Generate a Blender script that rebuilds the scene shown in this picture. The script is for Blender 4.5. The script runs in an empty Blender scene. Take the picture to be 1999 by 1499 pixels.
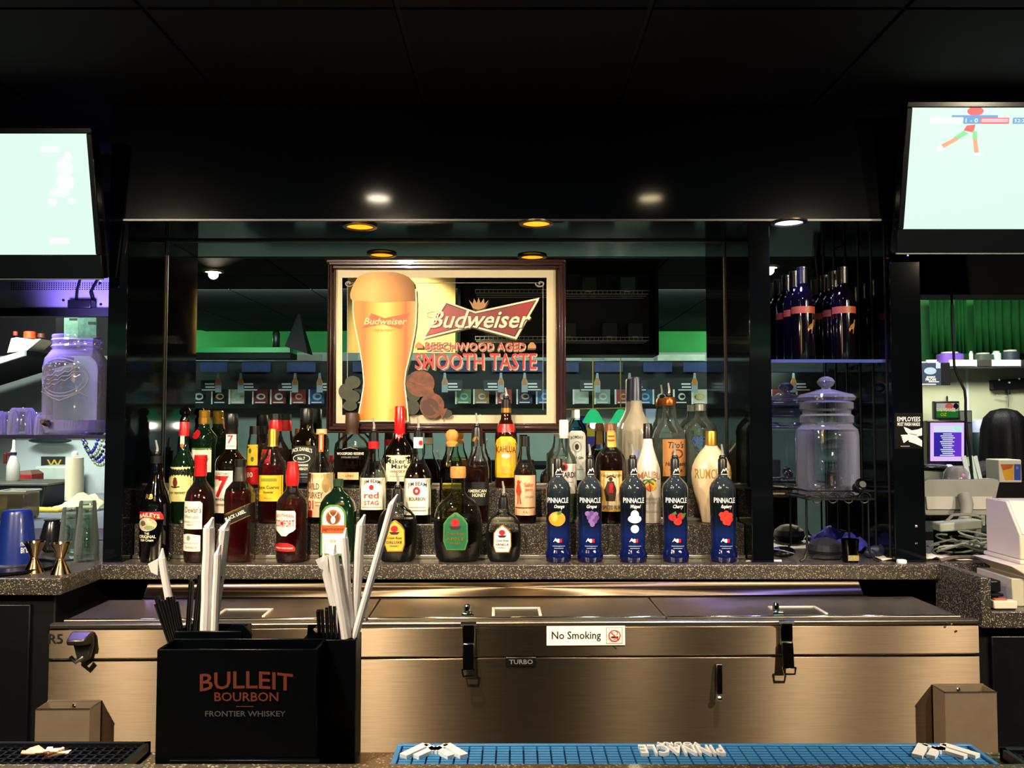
import bpy, bmesh, math, random
from mathutils import Vector, Matrix, geometry
random.seed(7)
S = bpy.context.scene
COL = S.collection
# ---------------------------------------------------------------- camera
F, CX, CY = 1630.0, 999.5, 749.5          # focal length and centre in pixels of the 1999x1499 frame
EYE, PIT = 1.36, math.atan(76.5 / 1630.0)
cd = bpy.data.cameras.new('camera'); cam = bpy.data.objects.new('camera', cd); COL.objects.link(cam)
cam.location = (0, 0, EYE); cam.rotation_euler = (math.pi / 2 + PIT, 0, 0)
cd.sensor_fit = 'HORIZONTAL'; cd.sensor_width = 36; cd.lens = F * 36 / 1999; cd.clip_start = .02
S.camera = cam
# ---------------------------------------------------------------- world, exposure
w = bpy.data.worlds.new('world'); S.world = w; w.use_nodes = True
w.node_tree.nodes['Background'].inputs[0].default_value = (.35, .38, .5, 1)
w.node_tree.nodes['Background'].inputs[1].default_value = .008
vs = S.view_settings
vs.view_transform = 'Standard'; vs.look = 'None'; vs.gamma = 1; vs.exposure = 0.0
try: vs.use_curve_mapping = False
except Exception: pass
try: S.cycles.transparent_max_bounces = 40; S.cycles.max_bounces = 14; S.cycles.glossy_bounces = 6
except Exception: pass
ZC = 2.355                                 # ceiling height
YM, YW = 2.855, 3.05                       # mirror plane, plane of the openings at both sides
def lamp(name, kind, loc, energy, col, target=None, **kw):
    d = bpy.data.lights.new(name, kind); d.energy = energy; d.color = col
    for k, v in kw.items(): setattr(d, k, v)
    o = bpy.data.objects.new(name, d); COL.objects.link(o); o.location = loc
    if target is not None:
        o.rotation_euler = (Vector(target) - Vector(loc)).to_track_quat('-Z', 'Y').to_euler()
    return o
# area lights added, without fixtures, to brighten the side rooms and the bar room
WARM = (1, .84, .61)
lamp('kitchen_fill_left', 'AREA', (-2.6, 3.9, 2.25), 50, (.9, 1, .95), (-2.6, 4.8, .9), shape='RECTANGLE', size=1.0, size_y=.3)
lamp('office_fill_right', 'AREA', (2.2, 3.75, 2.25), 32, (1, 1, .86), (2.6, 4.6, 1.2), shape='RECTANGLE', size=.9, size_y=.3)
lamp('room_fill', 'AREA', (-.6, -.45, 2.32), 115, (.80, 1, .92), (-.6, -2.6, .6), shape='RECTANGLE', size=4.5, size_y=.3)
# ---------------------------------------------------------------- colour and materials
def lin(h):
    h = h.lstrip('#'); r = []
    for i in (0, 2, 4):
        c = int(h[i:i+2], 16) / 255; r.append(c / 12.92 if c <= .04045 else ((c + .055) / 1.055) ** 2.4)
    return (r[0], r[1], r[2], 1)
MATS = {}
def mat(name, col='808080', rough=.5, metal=0, emit=None, es=1, noise=0, nscale=30, stretch=(1, 1, 1), bump=0, coat=0, spec=.5, aniso=0, trans=0, alpha=1):
    if name in MATS: return MATS[name]
    m = bpy.data.materials.new(name); m.use_nodes = True; nt = m.node_tree; b = nt.nodes['Principled BSDF']
    c = lin(col); b.inputs['Base Color'].default_value = c
    b.inputs['Roughness'].default_value = rough; b.inputs['Metallic'].default_value = metal
    b.inputs['Specular IOR Level'].default_value = spec
    if coat: b.inputs['Coat Weight'].default_value = coat; b.inputs['Coat Roughness'].default_value = .05
    if trans: b.inputs['Transmission Weight'].default_value = trans
    if emit: b.inputs['Specular IOR Level'].default_value = .08; b.inputs['Emission Color'].default_value = lin(emit); b.inputs['Emission Strength'].default_value = es
    if aniso:
        b.inputs['Anisotropic'].default_value = aniso; b.inputs['Anisotropic Rotation'].default_value = .25
        t = nt.nodes.new('ShaderNodeTangent'); t.direction_type = 'RADIAL'; t.axis = 'Z'
        nt.links.new(t.outputs[0], b.inputs['Tangent'])
    if noise or bump:
        tc = nt.nodes.new('ShaderNodeTexCoord'); mp = nt.nodes.new('ShaderNodeMapping'); mp.inputs['Scale'].default_value = stretch
        n = nt.nodes.new('ShaderNodeTexNoise'); n.inputs['Scale'].default_value = nscale; n.inputs['Detail'].default_value = 4
        nt.links.new(tc.outputs['Object'], mp.inputs[0]); nt.links.new(mp.outputs[0], n.inputs['Vector'])
        if noise:
            r = nt.nodes.new('ShaderNodeValToRGB')
            r.color_ramp.elements[0].position = .3; r.color_ramp.elements[1].position = .7
            r.color_ramp.elements[0].color = tuple(x * (1 - noise) for x in c[:3]) + (1,)
            r.color_ramp.elements[1].color = tuple(min(1, x * (1 + noise)) for x in c[:3]) + (1,)
            nt.links.new(n.outputs[0], r.inputs[0]); nt.links.new(r.outputs[0], b.inputs['Base Color'])
        if bump:
            bp = nt.nodes.new('ShaderNodeBump'); bp.inputs['Strength'].default_value = bump; bp.inputs['Distance'].default_value = .002
            nt.links.new(n.outputs[0], bp.inputs['Height']); nt.links.new(bp.outputs[0], b.inputs['Normal'])
    MATS[name] = m; return m
def thin(name, tint='ffffff', gl=1.45, rough=.03, body=None, bodyw=0, boost=0, rim=0):
    """thin-walled clear glass or a clear liquid: tinted see-through with a fresnel reflection"""
    if name in MATS: return MATS[name]
    m = bpy.data.materials.new(name); m.use_nodes = True; nt = m.node_tree
    for n in list(nt.nodes):
        if n.type == 'BSDF_PRINCIPLED': nt.nodes.remove(n)
    out = [n for n in nt.nodes if n.type == 'OUTPUT_MATERIAL'][0]
    t = nt.nodes.new('ShaderNodeBsdfTransparent'); t.inputs[0].default_value = lin(tint)
    g = nt.nodes.new('ShaderNodeBsdfGlossy'); g.inputs['Roughness'].default_value = rough
    fr = nt.nodes.new('ShaderNodeFresnel'); fr.inputs[0].default_value = gl
    fac = fr.outputs[0]
    if boost:
        ad = nt.nodes.new('ShaderNodeMath'); ad.operation = 'ADD'; ad.inputs[1].default_value = boost; ad.use_clamp = True
        nt.links.new(fac, ad.inputs[0]); fac = ad.outputs[0]
    base = t.outputs[0]
    if body:
        d = nt.nodes.new('ShaderNodeBsdfDiffuse'); d.inputs[0].default_value = lin(body)
        m2 = nt.nodes.new('ShaderNodeMixShader'); m2.inputs[0].default_value = bodyw
        if rim:  # diffuse tone at grazing angles stands in for light gathered in glass edges
            lw = nt.nodes.new('ShaderNodeLayerWeight'); lw.inputs[0].default_value = .35
            ma = nt.nodes.new('ShaderNodeMath'); ma.operation = 'MULTIPLY_ADD'; ma.inputs[1].default_value = rim; ma.inputs[2].default_value = bodyw; ma.use_clamp = True
            nt.links.new(lw.outputs['Facing'], ma.inputs[0]); nt.links.new(ma.outputs[0], m2.inputs[0])
        nt.links.new(base, m2.inputs[1]); nt.links.new(d.outputs[0], m2.inputs[2]); base = m2.outputs[0]
    mx = nt.nodes.new('ShaderNodeMixShader')
    nt.links.new(fac, mx.inputs[0]); nt.links.new(base, mx.inputs[1]); nt.links.new(g.outputs[0], mx.inputs[2])
    nt.links.new(mx.outputs[0], out.inputs[0]); MATS[name] = m; return m
def granite(name, base, fleck, rough=.3):
    m = mat(name, base, rough, coat=.15); nt = m.node_tree; b = nt.nodes['Principled BSDF']
    tc = nt.nodes.new('ShaderNodeTexCoord'); n = nt.nodes.new('ShaderNodeTexNoise'); n.inputs['Scale'].default_value = 560; n.inputs['Detail'].default_value = 3
    v = nt.nodes.new('ShaderNodeTexVoronoi'); v.inputs['Scale'].default_value = 520
    r = nt.nodes.new('ShaderNodeValToRGB'); e = r.color_ramp.elements
    e[0].position = .38; e[0].color = tuple(x * .35 for x in lin(base)[:3]) + (1,); e[1].position = .62; e[1].color = lin(base)
    r2 = nt.nodes.new('ShaderNodeValToRGB'); r2.color_ramp.elements[0].position = .86; r2.color_ramp.elements[1].position = .93
    sp = nt.nodes.new('ShaderNodeSeparateColor')
    mx = nt.nodes.new('ShaderNodeMix'); mx.data_type = 'RGBA'
    nt.links.new(tc.outputs['Object'], n.inputs['Vector']); nt.links.new(tc.outputs['Object'], v.inputs['Vector'])
    nt.links.new(n.outputs[0], r.inputs[0]); nt.links.new(v.outputs['Color'], sp.inputs[0]); nt.links.new(sp.outputs[0], r2.inputs[0])
    nt.links.new(r2.outputs[0], mx.inputs[0]); nt.links.new(r.outputs[0], mx.inputs[6]); mx.inputs[7].default_value = lin(fleck)
    nt.links.new(mx.outputs[2], b.inputs['Base Color'])
    return m
def gradient(name, stops, axis='Z', rough=.4, emit=0, metal=0):
    """colour stops along the object's own generated axis"""
    m = mat(name, '808080', rough, metal); nt = m.node_tree; b = nt.nodes['Principled BSDF']
    tc = nt.nodes.new('ShaderNodeTexCoord'); s = nt.nodes.new('ShaderNodeSeparateXYZ'); r = nt.nodes.new('ShaderNodeValToRGB')
    nt.links.new(tc.outputs['Generated'], s.inputs[0]); nt.links.new(s.outputs[axis], r.inputs[0]); nt.links.new(r.outputs[0], b.inputs['Base Color'])
    e = r.color_ramp.elements
    while len(e) < len(stops): e.new(.5)
    for q, (p, c) in zip(e, stops): q.position = p; q.color = lin(c)
    return m
# ---------------------------------------------------------------- geometry helpers
def P(px, py, Y):
    """the world point that stands at depth Y behind pixel (px, py)"""
    u, v = (px - CX) / F, (CY - py) / F
    d = Vector((u, math.cos(PIT) - v * math.sin(PIT), math.sin(PIT) + v * math.cos(PIT)))
    return d * (Y / d.y) + Vector((0, 0, EYE))
def V(px, py, Yv):
    """the real point in the bar room whose mirror image stands at depth Yv"""
    p = P(px, py, Yv); return Vector((p.x, 2 * YM - p.y, p.z))
def proj(p):
    x, y, z = p[0], p[1], p[2] - EYE
    d = y * math.cos(PIT) + z * math.sin(PIT); v = -y * math.sin(PIT) + z * math.cos(PIT)
    return CX + F * x / d, CY - F * v / d
class M:
    def __init__(s): s.v = []; s.f = []
    def add(s, vs, fs):
        o = len(s.v); s.v += [tuple(v) for v in vs]; s.f += [tuple(i + o for i in f) for f in fs]; return s
    def box(s, x0, x1, y0, y1, z0, z1):
        return s.add([(x0,y0,z0),(x1,y0,z0),(x1,y1,z0),(x0,y1,z0),(x0,y0,z1),(x1,y0,z1),(x1,y1,z1),(x0,y1,z1)],
                     [(0,3,2,1),(4,5,6,7),(0,1,5,4),(1,2,6,5),(2,3,7,6),(3,0,4,7)])
    def hexa(s, b, t):   # eight corners: bottom four, top four
        return s.add(list(b) + list(t), [(0,3,2,1),(4,5,6,7),(0,1,5,4),(1,2,6,5),(2,3,7,6),(3,0,4,7)])
    def prism(s, poly, z0, z1, fn=None):
        n = len(poly); fn = fn or (lambda a, b, c: (a, b, c))
        vs = [fn(x, y, z0) for x, y in poly] + [fn(x, y, z1) for x, y in poly]
        tri = geometry.tessellate_polygon([[Vector((x, y, 0)) for x, y in poly]])
        fs = [tuple(reversed(t)) for t in tri] + [tuple(i + n for i in t) for t in tri]
        fs += [(i, (i + 1) % n, (i + 1) % n + n, i + n) for i in range(n)]
        return s.add(vs, fs)
    def lathe(s, prof, n=24, c=(0, 0, 0), e=2.0, dr=1.0, cap=True, sx=1.0):
        vs = []; fs = []
        for r, z in prof:
            for k in range(n):
                t = 2 * math.pi * k / n; a, b = math.cos(t), math.sin(t)
                x = math.copysign(abs(a) ** (2 / e), a); y = math.copysign(abs(b) ** (2 / e), b)
                vs.append((c[0] + r * x * sx, c[1] + r * y * dr, c[2] + z))
        for i in range(len(prof) - 1):
            for k in range(n):
                k2 = (k + 1) % n; fs.append((i*n+k, i*n+k2, (i+1)*n+k2, (i+1)*n+k))
        if cap: fs.append(tuple(reversed(range(n)))); fs.append(tuple((len(prof)-1)*n+k for k in range(n)))
        return s.add(vs, fs)
    def tube(s, pts, r, n=8, r2=None, cap=True):
        pts = [Vector(p) for p in pts]; vs = []; fs = []; m = len(pts); up = None
        for i, p in enumerate(pts):
            t = (pts[min(i+1, m-1)] - pts[max(i-1, 0)]).normalized()
            if up is None: up = t.orthogonal().normalized()
            up = (up - t * up.dot(t)).normalized(); sd = t.cross(up)
            R = r if r2 is None else r + (r2 - r) * i / (m - 1)
            for k in range(n):
                a = 2 * math.pi * k / n; vs.append(p + (up * math.cos(a) + sd * math.sin(a)) * R)
        for i in range(m - 1):
            for k in range(n):
                k2 = (k + 1) % n; fs.append((i*n+k, i*n+k2, (i+1)*n+k2, (i+1)*n+k))
        if cap: fs.append(tuple(reversed(range(n)))); fs.append(tuple((m-1)*n+k for k in range(n)))
        return s.add(vs, fs)
    def ball(s, c, r, n=14, m=9, sq=(1, 1, 1)):
        pr = []
        for i in range(1, m):
            a = math.pi * i / m; pr.append((math.sin(a) * r, -math.cos(a) * r * sq[2]))
        return s.lathe(pr, n, c, 2, sq[1] / sq[0], True, sq[0])
def obj(name, m, material, parent=None, smooth=True, bevel=0, loc=None, ang=35):
    if isinstance(m, M):
        me = bpy.data.meshes.new(name); me.from_pydata(m.v, [], m.f); me.update()
    else: me = m
    if material is not None and not me.materials: me.materials.append(material)
    if smooth:
        me.polygons.foreach_set('use_smooth', [True] * len(me.polygons)); me.set_sharp_from_angle(angle=math.radians(ang))
    o = bpy.data.objects.new(name, me); COL.objects.link(o)
    if parent: o.parent = parent
    if loc: o.location = loc
    if bevel:
        b = o.modifiers.new('bevel', 'BEVEL'); b.width = bevel; b.segments = 2; b.limit_method = 'ANGLE'
    return o
def tag(o, label, cat, group=None):
    o['label'] = label; o['category'] = cat
    if group: o['group'] = group
    return o
def thing(name, label, cat, loc=(0, 0, 0), rz=0, group=None):
    o = bpy.data.objects.new(name, None); COL.objects.link(o); o.location = loc; o.rotation_euler = (0, 0, rz)
    o.empty_display_size = .05
    return tag(o, label, cat, group)
def struct(o): o['kind'] = 'structure'; return o
def copy_tree(o, parent=None):
    c = o.copy(); COL.objects.link(c); c.parent = parent
    for ch in list(o.children): copy_tree(ch, c)
    return c
# text -> flat triangles, cached
TX = {}
def text_mesh(s):
    if s in TX: return TX[s]
    cu = bpy.data.curves.new('lettering', 'FONT'); cu.body = s; cu.resolution_u = 2; cu.fill_mode = 'FRONT'; cu.offset = .014
    o = bpy.data.objects.new('lettering', cu); me = bpy.data.meshes.new_from_object(o)
    vs = [(v.co.x, v.co.y) for v in me.vertices]; fs = [tuple(p.vertices) for p in me.polygons]
    bpy.data.objects.remove(o); bpy.data.curves.remove(cu); bpy.data.meshes.remove(me)
    x0 = min(v[0] for v in vs); x1 = max(v[0] for v in vs); y0 = min(v[1] for v in vs); y1 = max(v[1] for v in vs)
    vs = [((x - (x0 + x1) / 2) / (x1 - x0), (y - (y0 + y1) / 2) / (y1 - y0)) for x, y in vs]
    TX[s] = (vs, fs, (x1 - x0) / (y1 - y0)); return TX[s]
class Draw:
    """flat print in pixel coordinates laid on a surface by the mapper fn(x, y, lift)"""
    def __init__(s, fn, parent): s.fn = fn; s.parent = parent; s.lay = {}; s.k = 0; s.step = .0003
    def _m(s, name, material):
        return s.lay.setdefault((name, material.name), (M(), material))[0]
    def lift(s): s.k += 1; return s.step * s.k
    def rows(s, name, material, rows, nx=8, sub=1):
        l = s.lift(); m = s._m(name, material); R = []
        for i in range(len(rows) - 1):
            a, b = rows[i], rows[i+1]
            for j in range(sub): t = j / sub; R.append(tuple(a[q] + (b[q] - a[q]) * t for q in range(3)))
        R.append(rows[-1]); vs = []; fs = []
        for y, x0, x1 in R:
            for i in range(nx + 1): vs.append(s.fn(x0 + (x1 - x0) * i / nx, y, l))
        n = nx + 1
        for i in range(len(R) - 1):
            for k in range(nx): fs.append((i*n+k, (i+1)*n+k, (i+1)*n+k+1, i*n+k+1))
        m.add(vs, fs)
    def rect(s, name, material, x0, x1, y0, y1, nx=8): s.rows(name, material, [(y0, x0, x1), (y1, x0, x1)], nx, 2)
    def ell(s, name, material, cx, cy, rx, ry, n=10):
        rw = []
        for i in range(n + 1):
            a = math.pi * i / n; rw.append((cy - ry * math.cos(a), cx - rx * math.sin(a), cx + rx * math.sin(a)))
        s.rows(name, material, rw, 6)
    curved = False
    def poly(s, name, material, pts):
        if s.curved:
            l = s.lift(); m = s._m(name, material); ys = sorted(set([p[1] for p in pts])); y0, y1 = ys[0], ys[-1]
            ys = sorted(set(ys + [y0 + (y1 - y0) * k / 6 for k in range(7)])); E = list(zip(pts, pts[1:] + pts[:1]))
            for a, b in zip(ys, ys[1:]):
                if b - a < 1e-6: continue
                mid = (a + b) / 2; xs = []
                for (xa, ya), (xb, yb) in E:
                    if (ya - mid) * (yb - mid) < 0: f = lambda y: xa + (xb - xa) * (y - ya) / (yb - ya); xs.append((f(mid), f(a), f(b)))
                xs.sort()
                for p, q in zip(xs[::2], xs[1::2]):
                    n = 5; vs = [s.fn(p[1] + (q[1] - p[1]) * i / n, a, l) for i in range(n + 1)] + [s.fn(p[2] + (q[2] - p[2]) * i / n, b, l) for i in range(n + 1)]
                    m.add(vs, [(i, n + 1 + i, n + 2 + i, i + 1) for i in range(n)])
            return
        l = s.lift(); tri = geometry.tessellate_polygon([[Vector((x, -y, 0)) for x, y in pts]])
        s._m(name, material).add([s.fn(x, y, l) for x, y in pts], [tuple(t) for t in tri])
    def line(s, name, material, pts, wd):
        for (a, b), (c, d) in zip(pts, pts[1:]):
            dx, dy = c - a, d - b; L = math.hypot(dx, dy) or 1; nx, ny = -dy / L * wd / 2, dx / L * wd / 2
            s.poly(name, material, [(a+nx, b+ny), (c+nx, d+ny), (c-nx, d-ny), (a-nx, b-ny)])
    def txt(s, name, material, t, cx, cy, h, wd=None, shear=0, arc=0, rot=0):
        vs, fs, asp = text_mesh(t); W = wd or h * asp; l = s.lift(); out = []
        if s.curved:      # long glyph triangles are split so that they follow the bend
            vs = list(vs); st = [tuple(f) for f in fs]; fs = []
            while st:
                f = st.pop()
                if len(f) > 3: st += [(f[0], f[i], f[i + 1]) for i in range(1, len(f) - 1)]; continue
                L = [((vs[f[i]][0] - vs[f[(i + 1) % 3]][0]) * W) ** 2 for i in range(3)]; i = L.index(max(L))
                if L[i] < 9: fs.append(f); continue
                a, b, c = f[i], f[(i + 1) % 3], f[(i + 2) % 3]; vs.append(((vs[a][0] + vs[b][0]) / 2, (vs[a][1] + vs[b][1]) / 2)); k = len(vs) - 1
                st += [(a, k, c), (k, b, c)]
        for x, y in vs:
            X = x * W + y * h * shear; Y = -y * h - arc * (1 - (2 * x) ** 2)
            if rot: X, Y = X * math.cos(rot) - Y * math.sin(rot), X * math.sin(rot) + Y * math.cos(rot)
            out.append(s.fn(cx + X, cy + Y, l))
        s._m(name, material).add(out, fs)
    def flush(s, under=None):
        r = {}
        for (name, mn), (m, material) in s.lay.items():
            par = r.get(under) if under and name != under else s.parent
            o = obj(name.split('#')[0], m, material, par or s.parent, smooth=True); r.setdefault(name, o)
        s.lay = {}; return r
def plane(Y): return lambda x, y, l: P(x, y, Y - .0005 - l)
def vplane(Yv): return lambda x, y, l: V(x, y, Yv - .0005 - l)
# ================================================================ materials
BLK = mat('black_laminate', '05070a', .05, spec=.14, noise=.3, nscale=6)
BLKM = mat('black_matte', '060608', .6, spec=.2, noise=.2, nscale=40)
BLKP = mat('black_plastic', '0a0b0e', .3, noise=.15, nscale=60)
GLOSSB = mat('black_gloss_fascia', '04060a', .085, spec=.3, noise=.2, nscale=3)
TILE = mat('dark_ceiling_tile', '0a090c', .85, spec=.2, noise=.25, nscale=14, bump=.2)
GRAN = granite('speckled_counter', '3d3733', 'a39a86')
GRAN2 = granite('bar_granite', '5a5040', 'b0a488', .28)
STEEL = mat('brushed_steel', '84735f', .36, 1, noise=.10, nscale=9, stretch=(1, 1, 40), aniso=1.0)
STEEL2 = mat('plain_steel', 'b0a591', .3, 1, noise=.12, nscale=12)
CHROME = mat('chrome', 'dcdcdc', .08, 1)
ALU = mat('aluminium_strip', 'c9c0ae', .35, 1)
GLASS = thin('clear_glass', 'f2f6f4', 1.5)
MIRROR = mat('mirror_silver', 'dfe6e2', .0, 1)
WHITE = mat('white_print', 'ececea', .5)
CREAM = mat('cream_paper', 'e8dcb8', .6, noise=.06, nscale=40)
PAPERW = mat('white_paper', 'e9e2d6', .6, noise=.05, nscale=50)
DARKT = mat('dark_print', '15100f', .5)
RED = mat('red_print', 'b3141c', .45)
ORANGE = mat('orange_print', 'd8521c', .45)
GOLD = mat('gold_foil', 'c79a3c', .3, .8)
TAN = mat('tan_paper', 'c9a877', .6, noise=.08, nscale=60)
# ================================================================ the setting
fl = struct(obj('floor', M().box(-6, 6, -3.6, 7, -.05, 0), mat('dark_floor', '1c1a1a', .6, noise=.3, nscale=5)))
ce = struct(obj('ceiling', M().box(-6, 6, -3.6, 3.05, ZC + .012, ZC + .06), mat('ceiling_grid', '050506', .8, noise=.2, nscale=8)))
t0 = None
for i in range(-6, 7):
    for j in range(10):
        x0 = -.88 + .61 * (i + .0) + 1.22; y1 = 2.565 - .61 * j
        if t0 is None:
            t0 = obj('ceiling_tile', M().box(0, .597, -.597, 0, 0, .012), TILE, ce, bevel=0, loc=(x0, y1, ZC)); tm = t0.data
        else: obj('ceiling_tile', tm, TILE, ce, smooth=False, loc=(x0, y1, ZC))
# rear wall of the bar, with an opening on each side of the middle piers
ZS = 1.989
struct(obj('wall_back', M().box(-1.25, 1.265, YM + .006, YM + .12, .936, ZC), BLKM))
struct(obj('wall_back_lower', M().box(-3.2, 3.2, YW, YW + .12, 0, .89), BLKM))
struct(obj('wall_back_lintel', M().box(-3.2, -1.25, YW - .01, YW + .12, 1.83, ZC).box(1.265, 3.2, YW - .01, YW + .12, 1.83, ZC), mat('lintel_black', '030304', .7, spec=.06, noise=.2, nscale=6)))
so = struct(obj('wall_soffit', M().box(-1.25, 1.265, 2.57, YM + .006, ZS, ZC), GLOSSB))
obj('soffit_edge', M().box(-1.25, 1.265, 2.564, 2.5705, ZS - .002, ZS + .004), mat('dark_edge_trim', '3a3834', .35, .6), so)
obj('mirror_top_trim', M().box(-1.19, .733, YM - .012, YM, ZS - .006, ZS), mat('dark_edge_trim'), so)
struct(obj('wall_left', M().box(-6, -5.9, -3.6, 7, 0, 3), mat('side_wall', '2a2f2c', .7, noise=.1, nscale=5)))
struct(obj('wall_right', M().box(5.9, 6, -3.6, 7, 0, 3), MATS['side_wall']))
# piers
def pier(x0, x1, beads, nm):
    o = struct(obj('wall_pier', M().box(x0, x1, 2.57, YM + .006, .936, ZS), BLK, bevel=.002))
    for xs, y in beads:
        obj('edge_bead', M().box(min(xs), max(xs), y - .003, y + .003, .936, ZS - .003), mat('dark_edge_trim'), o)
    return o
pierL = pier(-1.25, -1.19, [((-1.19, -1.187), 2.848)], 'l')
pierM = pier(.733, .80, [((.73, .733), 2.848)], 'm')
pierR = pier(1.17, 1.265, [((1.167, 1.17), 2.60), ((1.167, 1.17), 2.70), ((1.167, 1.17), 2.80)], 'r')
# mirrors
tag(obj('wall_mirror', M().box(-1.19, .733, YM, YM + .006, 1.0, ZS), MIRROR), 'wide wall mirror behind the tiers of liquor bottles, reflecting the bar room', 'mirror')
tag(obj('wall_mirror', M().box(.80, 1.17, YM, YM + .006, .936, ZS), MIRROR), 'narrow mirror at the back of the niche with wine bottles and glass dispenser', 'mirror')
# ---- room seen only in the mirrors
GW = mat('grey_green_wall', 'a4b4aa', .7, noise=.08, nscale=6)
struct(obj('wall_front', M().box(-6, 6, -3.45, -3.31, 0, 1.6), GW))
struct(obj('wall_front_upper', M().box(-6, 6, -3.45, -3.31, 1.6, ZC + .05), mat('green_wall', '1d8a3c', .6, noise=.15, nscale=3)))
# ================================================================ rear counter
cn = thing('back_counter', 'long speckled dark stone counter carrying the bottle display', 'counter')
obj('worktop', M().prism([(-2.3, 2.31), (-1.234, 2.31), (-1.234, 2.53), (1.284, 2.53), (1.31, 2.56), (2.6, 2.56), (2.6, YW), (-2.3, YW)], .890, .936), GRAN, cn, bevel=.004)
obj('side_panel', M().box(1.284, 1.312, 2.31, 2.56, .80, .938), GRAN, cn, bevel=.003)
obj('lower_worktop', M().box(1.312, 2.6, 2.31, 2.56, .80, .846), GRAN, cn, bevel=.003)
obj('riser', M().box(1.312, 2.6, 2.56, 2.58, .80, .89), BLKM, cn)
for y, z, z1, lb in ((2.645, .936, 1.043, 'lower'), (2.735, 1.043, 1.147, 'upper')):
    sp = tag(obj('display_step', M().box(-1.188, .731, y, YM - .001, z, z1), GRAN, bevel=.003), 'speckled stone %s step of the bottle tiers' % lb, 'step')
    obj('strip', M().box(-1.188, .731, y - .012, y, z, z + .012), ALU, sp, bevel=.002)
obj('strip', M().box(-1.188, .731, YM - .012, YM - .001, 1.147, 1.156), ALU, sp, bevel=.002)
bc = tag(obj('base_cabinet', M().box(-2.3, -1.268, 2.345, YW - .01, .0, .889), BLKM, bevel=.004), 'black base cabinet under the left end of the stone counter', 'cabinet')
obj('door', M().box(-2.2, -1.33, 2.331, 2.345, .08, .86), BLKP, bc, bevel=.003)
bc = tag(obj('base_cabinet', M().box(1.29, 2.6, 2.36, YW - .01, .0, .799), BLKM, bevel=.004), 'black base cabinet under the lower right counter', 'cabinet')
obj('door', M().box(1.33, 1.9, 2.346, 2.36, .05, .77), BLKP, bc, bevel=.003)
# ================================================================ steel bottle cooler
TH = math.radians(1.2); CYF = 2.174
ck = thing('bottle_cooler', 'long stainless steel bottle cooler with three sliding lids', 'cooler', (0, CYF, 0), TH)
def kx(px, py=1240):
    x = 0
    for _ in range(4): x = P(px, py, CYF + x * math.sin(TH)).x
    return x / math.cos(TH)
kz = lambda py: P(1000, py, CYF).z
XL, XR = kx(95), kx(1912)
obj('cabinet_body', M().box(XL + .004, XR - .004, .012, .32, .02, .838).box(XL + .01, XR - .01, .3, .34, .02, .838), STEEL2, ck)
obj('lower_panel', M().box(XL, XR, 0, .014, .05, .757), STEEL, ck, bevel=.002)
obj('upper_panel', M().box(XL, XR, 0, .014, .762, .836), STEEL, ck, bevel=.002)
obj('front_rail', M().box(XL, XR, -.002, .022, .837, .850), STEEL2, ck, bevel=.004)
for a, b in ((XL + .025, kx(712, 1205)), (kx(712, 1205) + .004, kx(1303, 1200)), (kx(1303, 1200) + .004, XR - .035)):
    i = 0
    ld = obj('lid', M().box(a, b, .024, .275, .842, .853), STEEL2, ck, bevel=.003)
    hx = (a + b) / 2 + (.0 if a > -.5 else .02)
    hx = {0: kx(455), 1: kx(1010), 2: kx(1583)}[0 if a < -.5 else (1 if a < 0 else 2)]
    fr = M(); 
    for q in ((hx-.066, hx-.058, .05, .14), (hx+.058, hx+.066, .05, .14), (hx-.058, hx+.058, .132, .14)): fr.box(q[0], q[1], q[2], q[3], .853, .857)
    obj('pull', fr, mat('pale_trim', 'd8d0c0', .4, .4), ld, bevel=.001)
    obj('pull_well', M().box(hx-.058, hx+.058, .05, .132, .8525, .8535), mat('dark_steel', '6a6258', .35, 1), ld)
    obj('edge', M().box(a, b, .022, .03, .850, .857), CHROME, ld, bevel=.002)
obj('rear_rail', M().box(-1.06, 1.05, .276, .284, .846, .854), BLKM, ck)
obj('back_splash', M().hexa([(-1.06, .284, .856), (1.04, .284, .856), (1.04, .30, .856), (-1.06, .30, .856)], [(-1.06, .315, .889), (1.04, .315, .889), (1.04, .325, .889), (-1.06, .325, .889)]), STEEL, ck, bevel=.002)
# latches with lock hasps
def latch(px):
    x = kx(px); r = obj('latch', M().box(x-.016, x+.016, -.016, 0, .79, .848), CHROME, ck, bevel=.003)
    obj('lever', M().hexa([(x-.014, -.03, .735), (x+.014, -.03, .735), (x+.014, -.024, .735), (x-.014, -.024, .735)], [(x-.015, -.02, .80), (x+.015, -.02, .80), (x+.015, -.012, .80), (x-.015, -.012, .80)]), mat('dark_chrome', '8a8580', .12, 1), r, bevel=.002)
    obj('loop', M().tube([(x-.016, -.03, .74), (x-.013, -.032, .722), (x+.013, -.032, .722), (x+.016, -.03, .74)], .003, 6), CHROME, r)
    obj('hinge_pin', M().tube([(x-.02, -.012, .848), (x+.02, -.012, .848)], .005, 8), CHROME, r)
    h = obj('lock_hasp', M().box(x-.02, x+.012, .03, .05, .853, .866), CHROME, ck, bevel=.003)
    obj('lock_barrel', M().lathe([(.009, 0), (.009, .014), (.006, .018)], 12, (x-.006, .05, .866)), CHROME, h)
latch(915); latch(1532)
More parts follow.
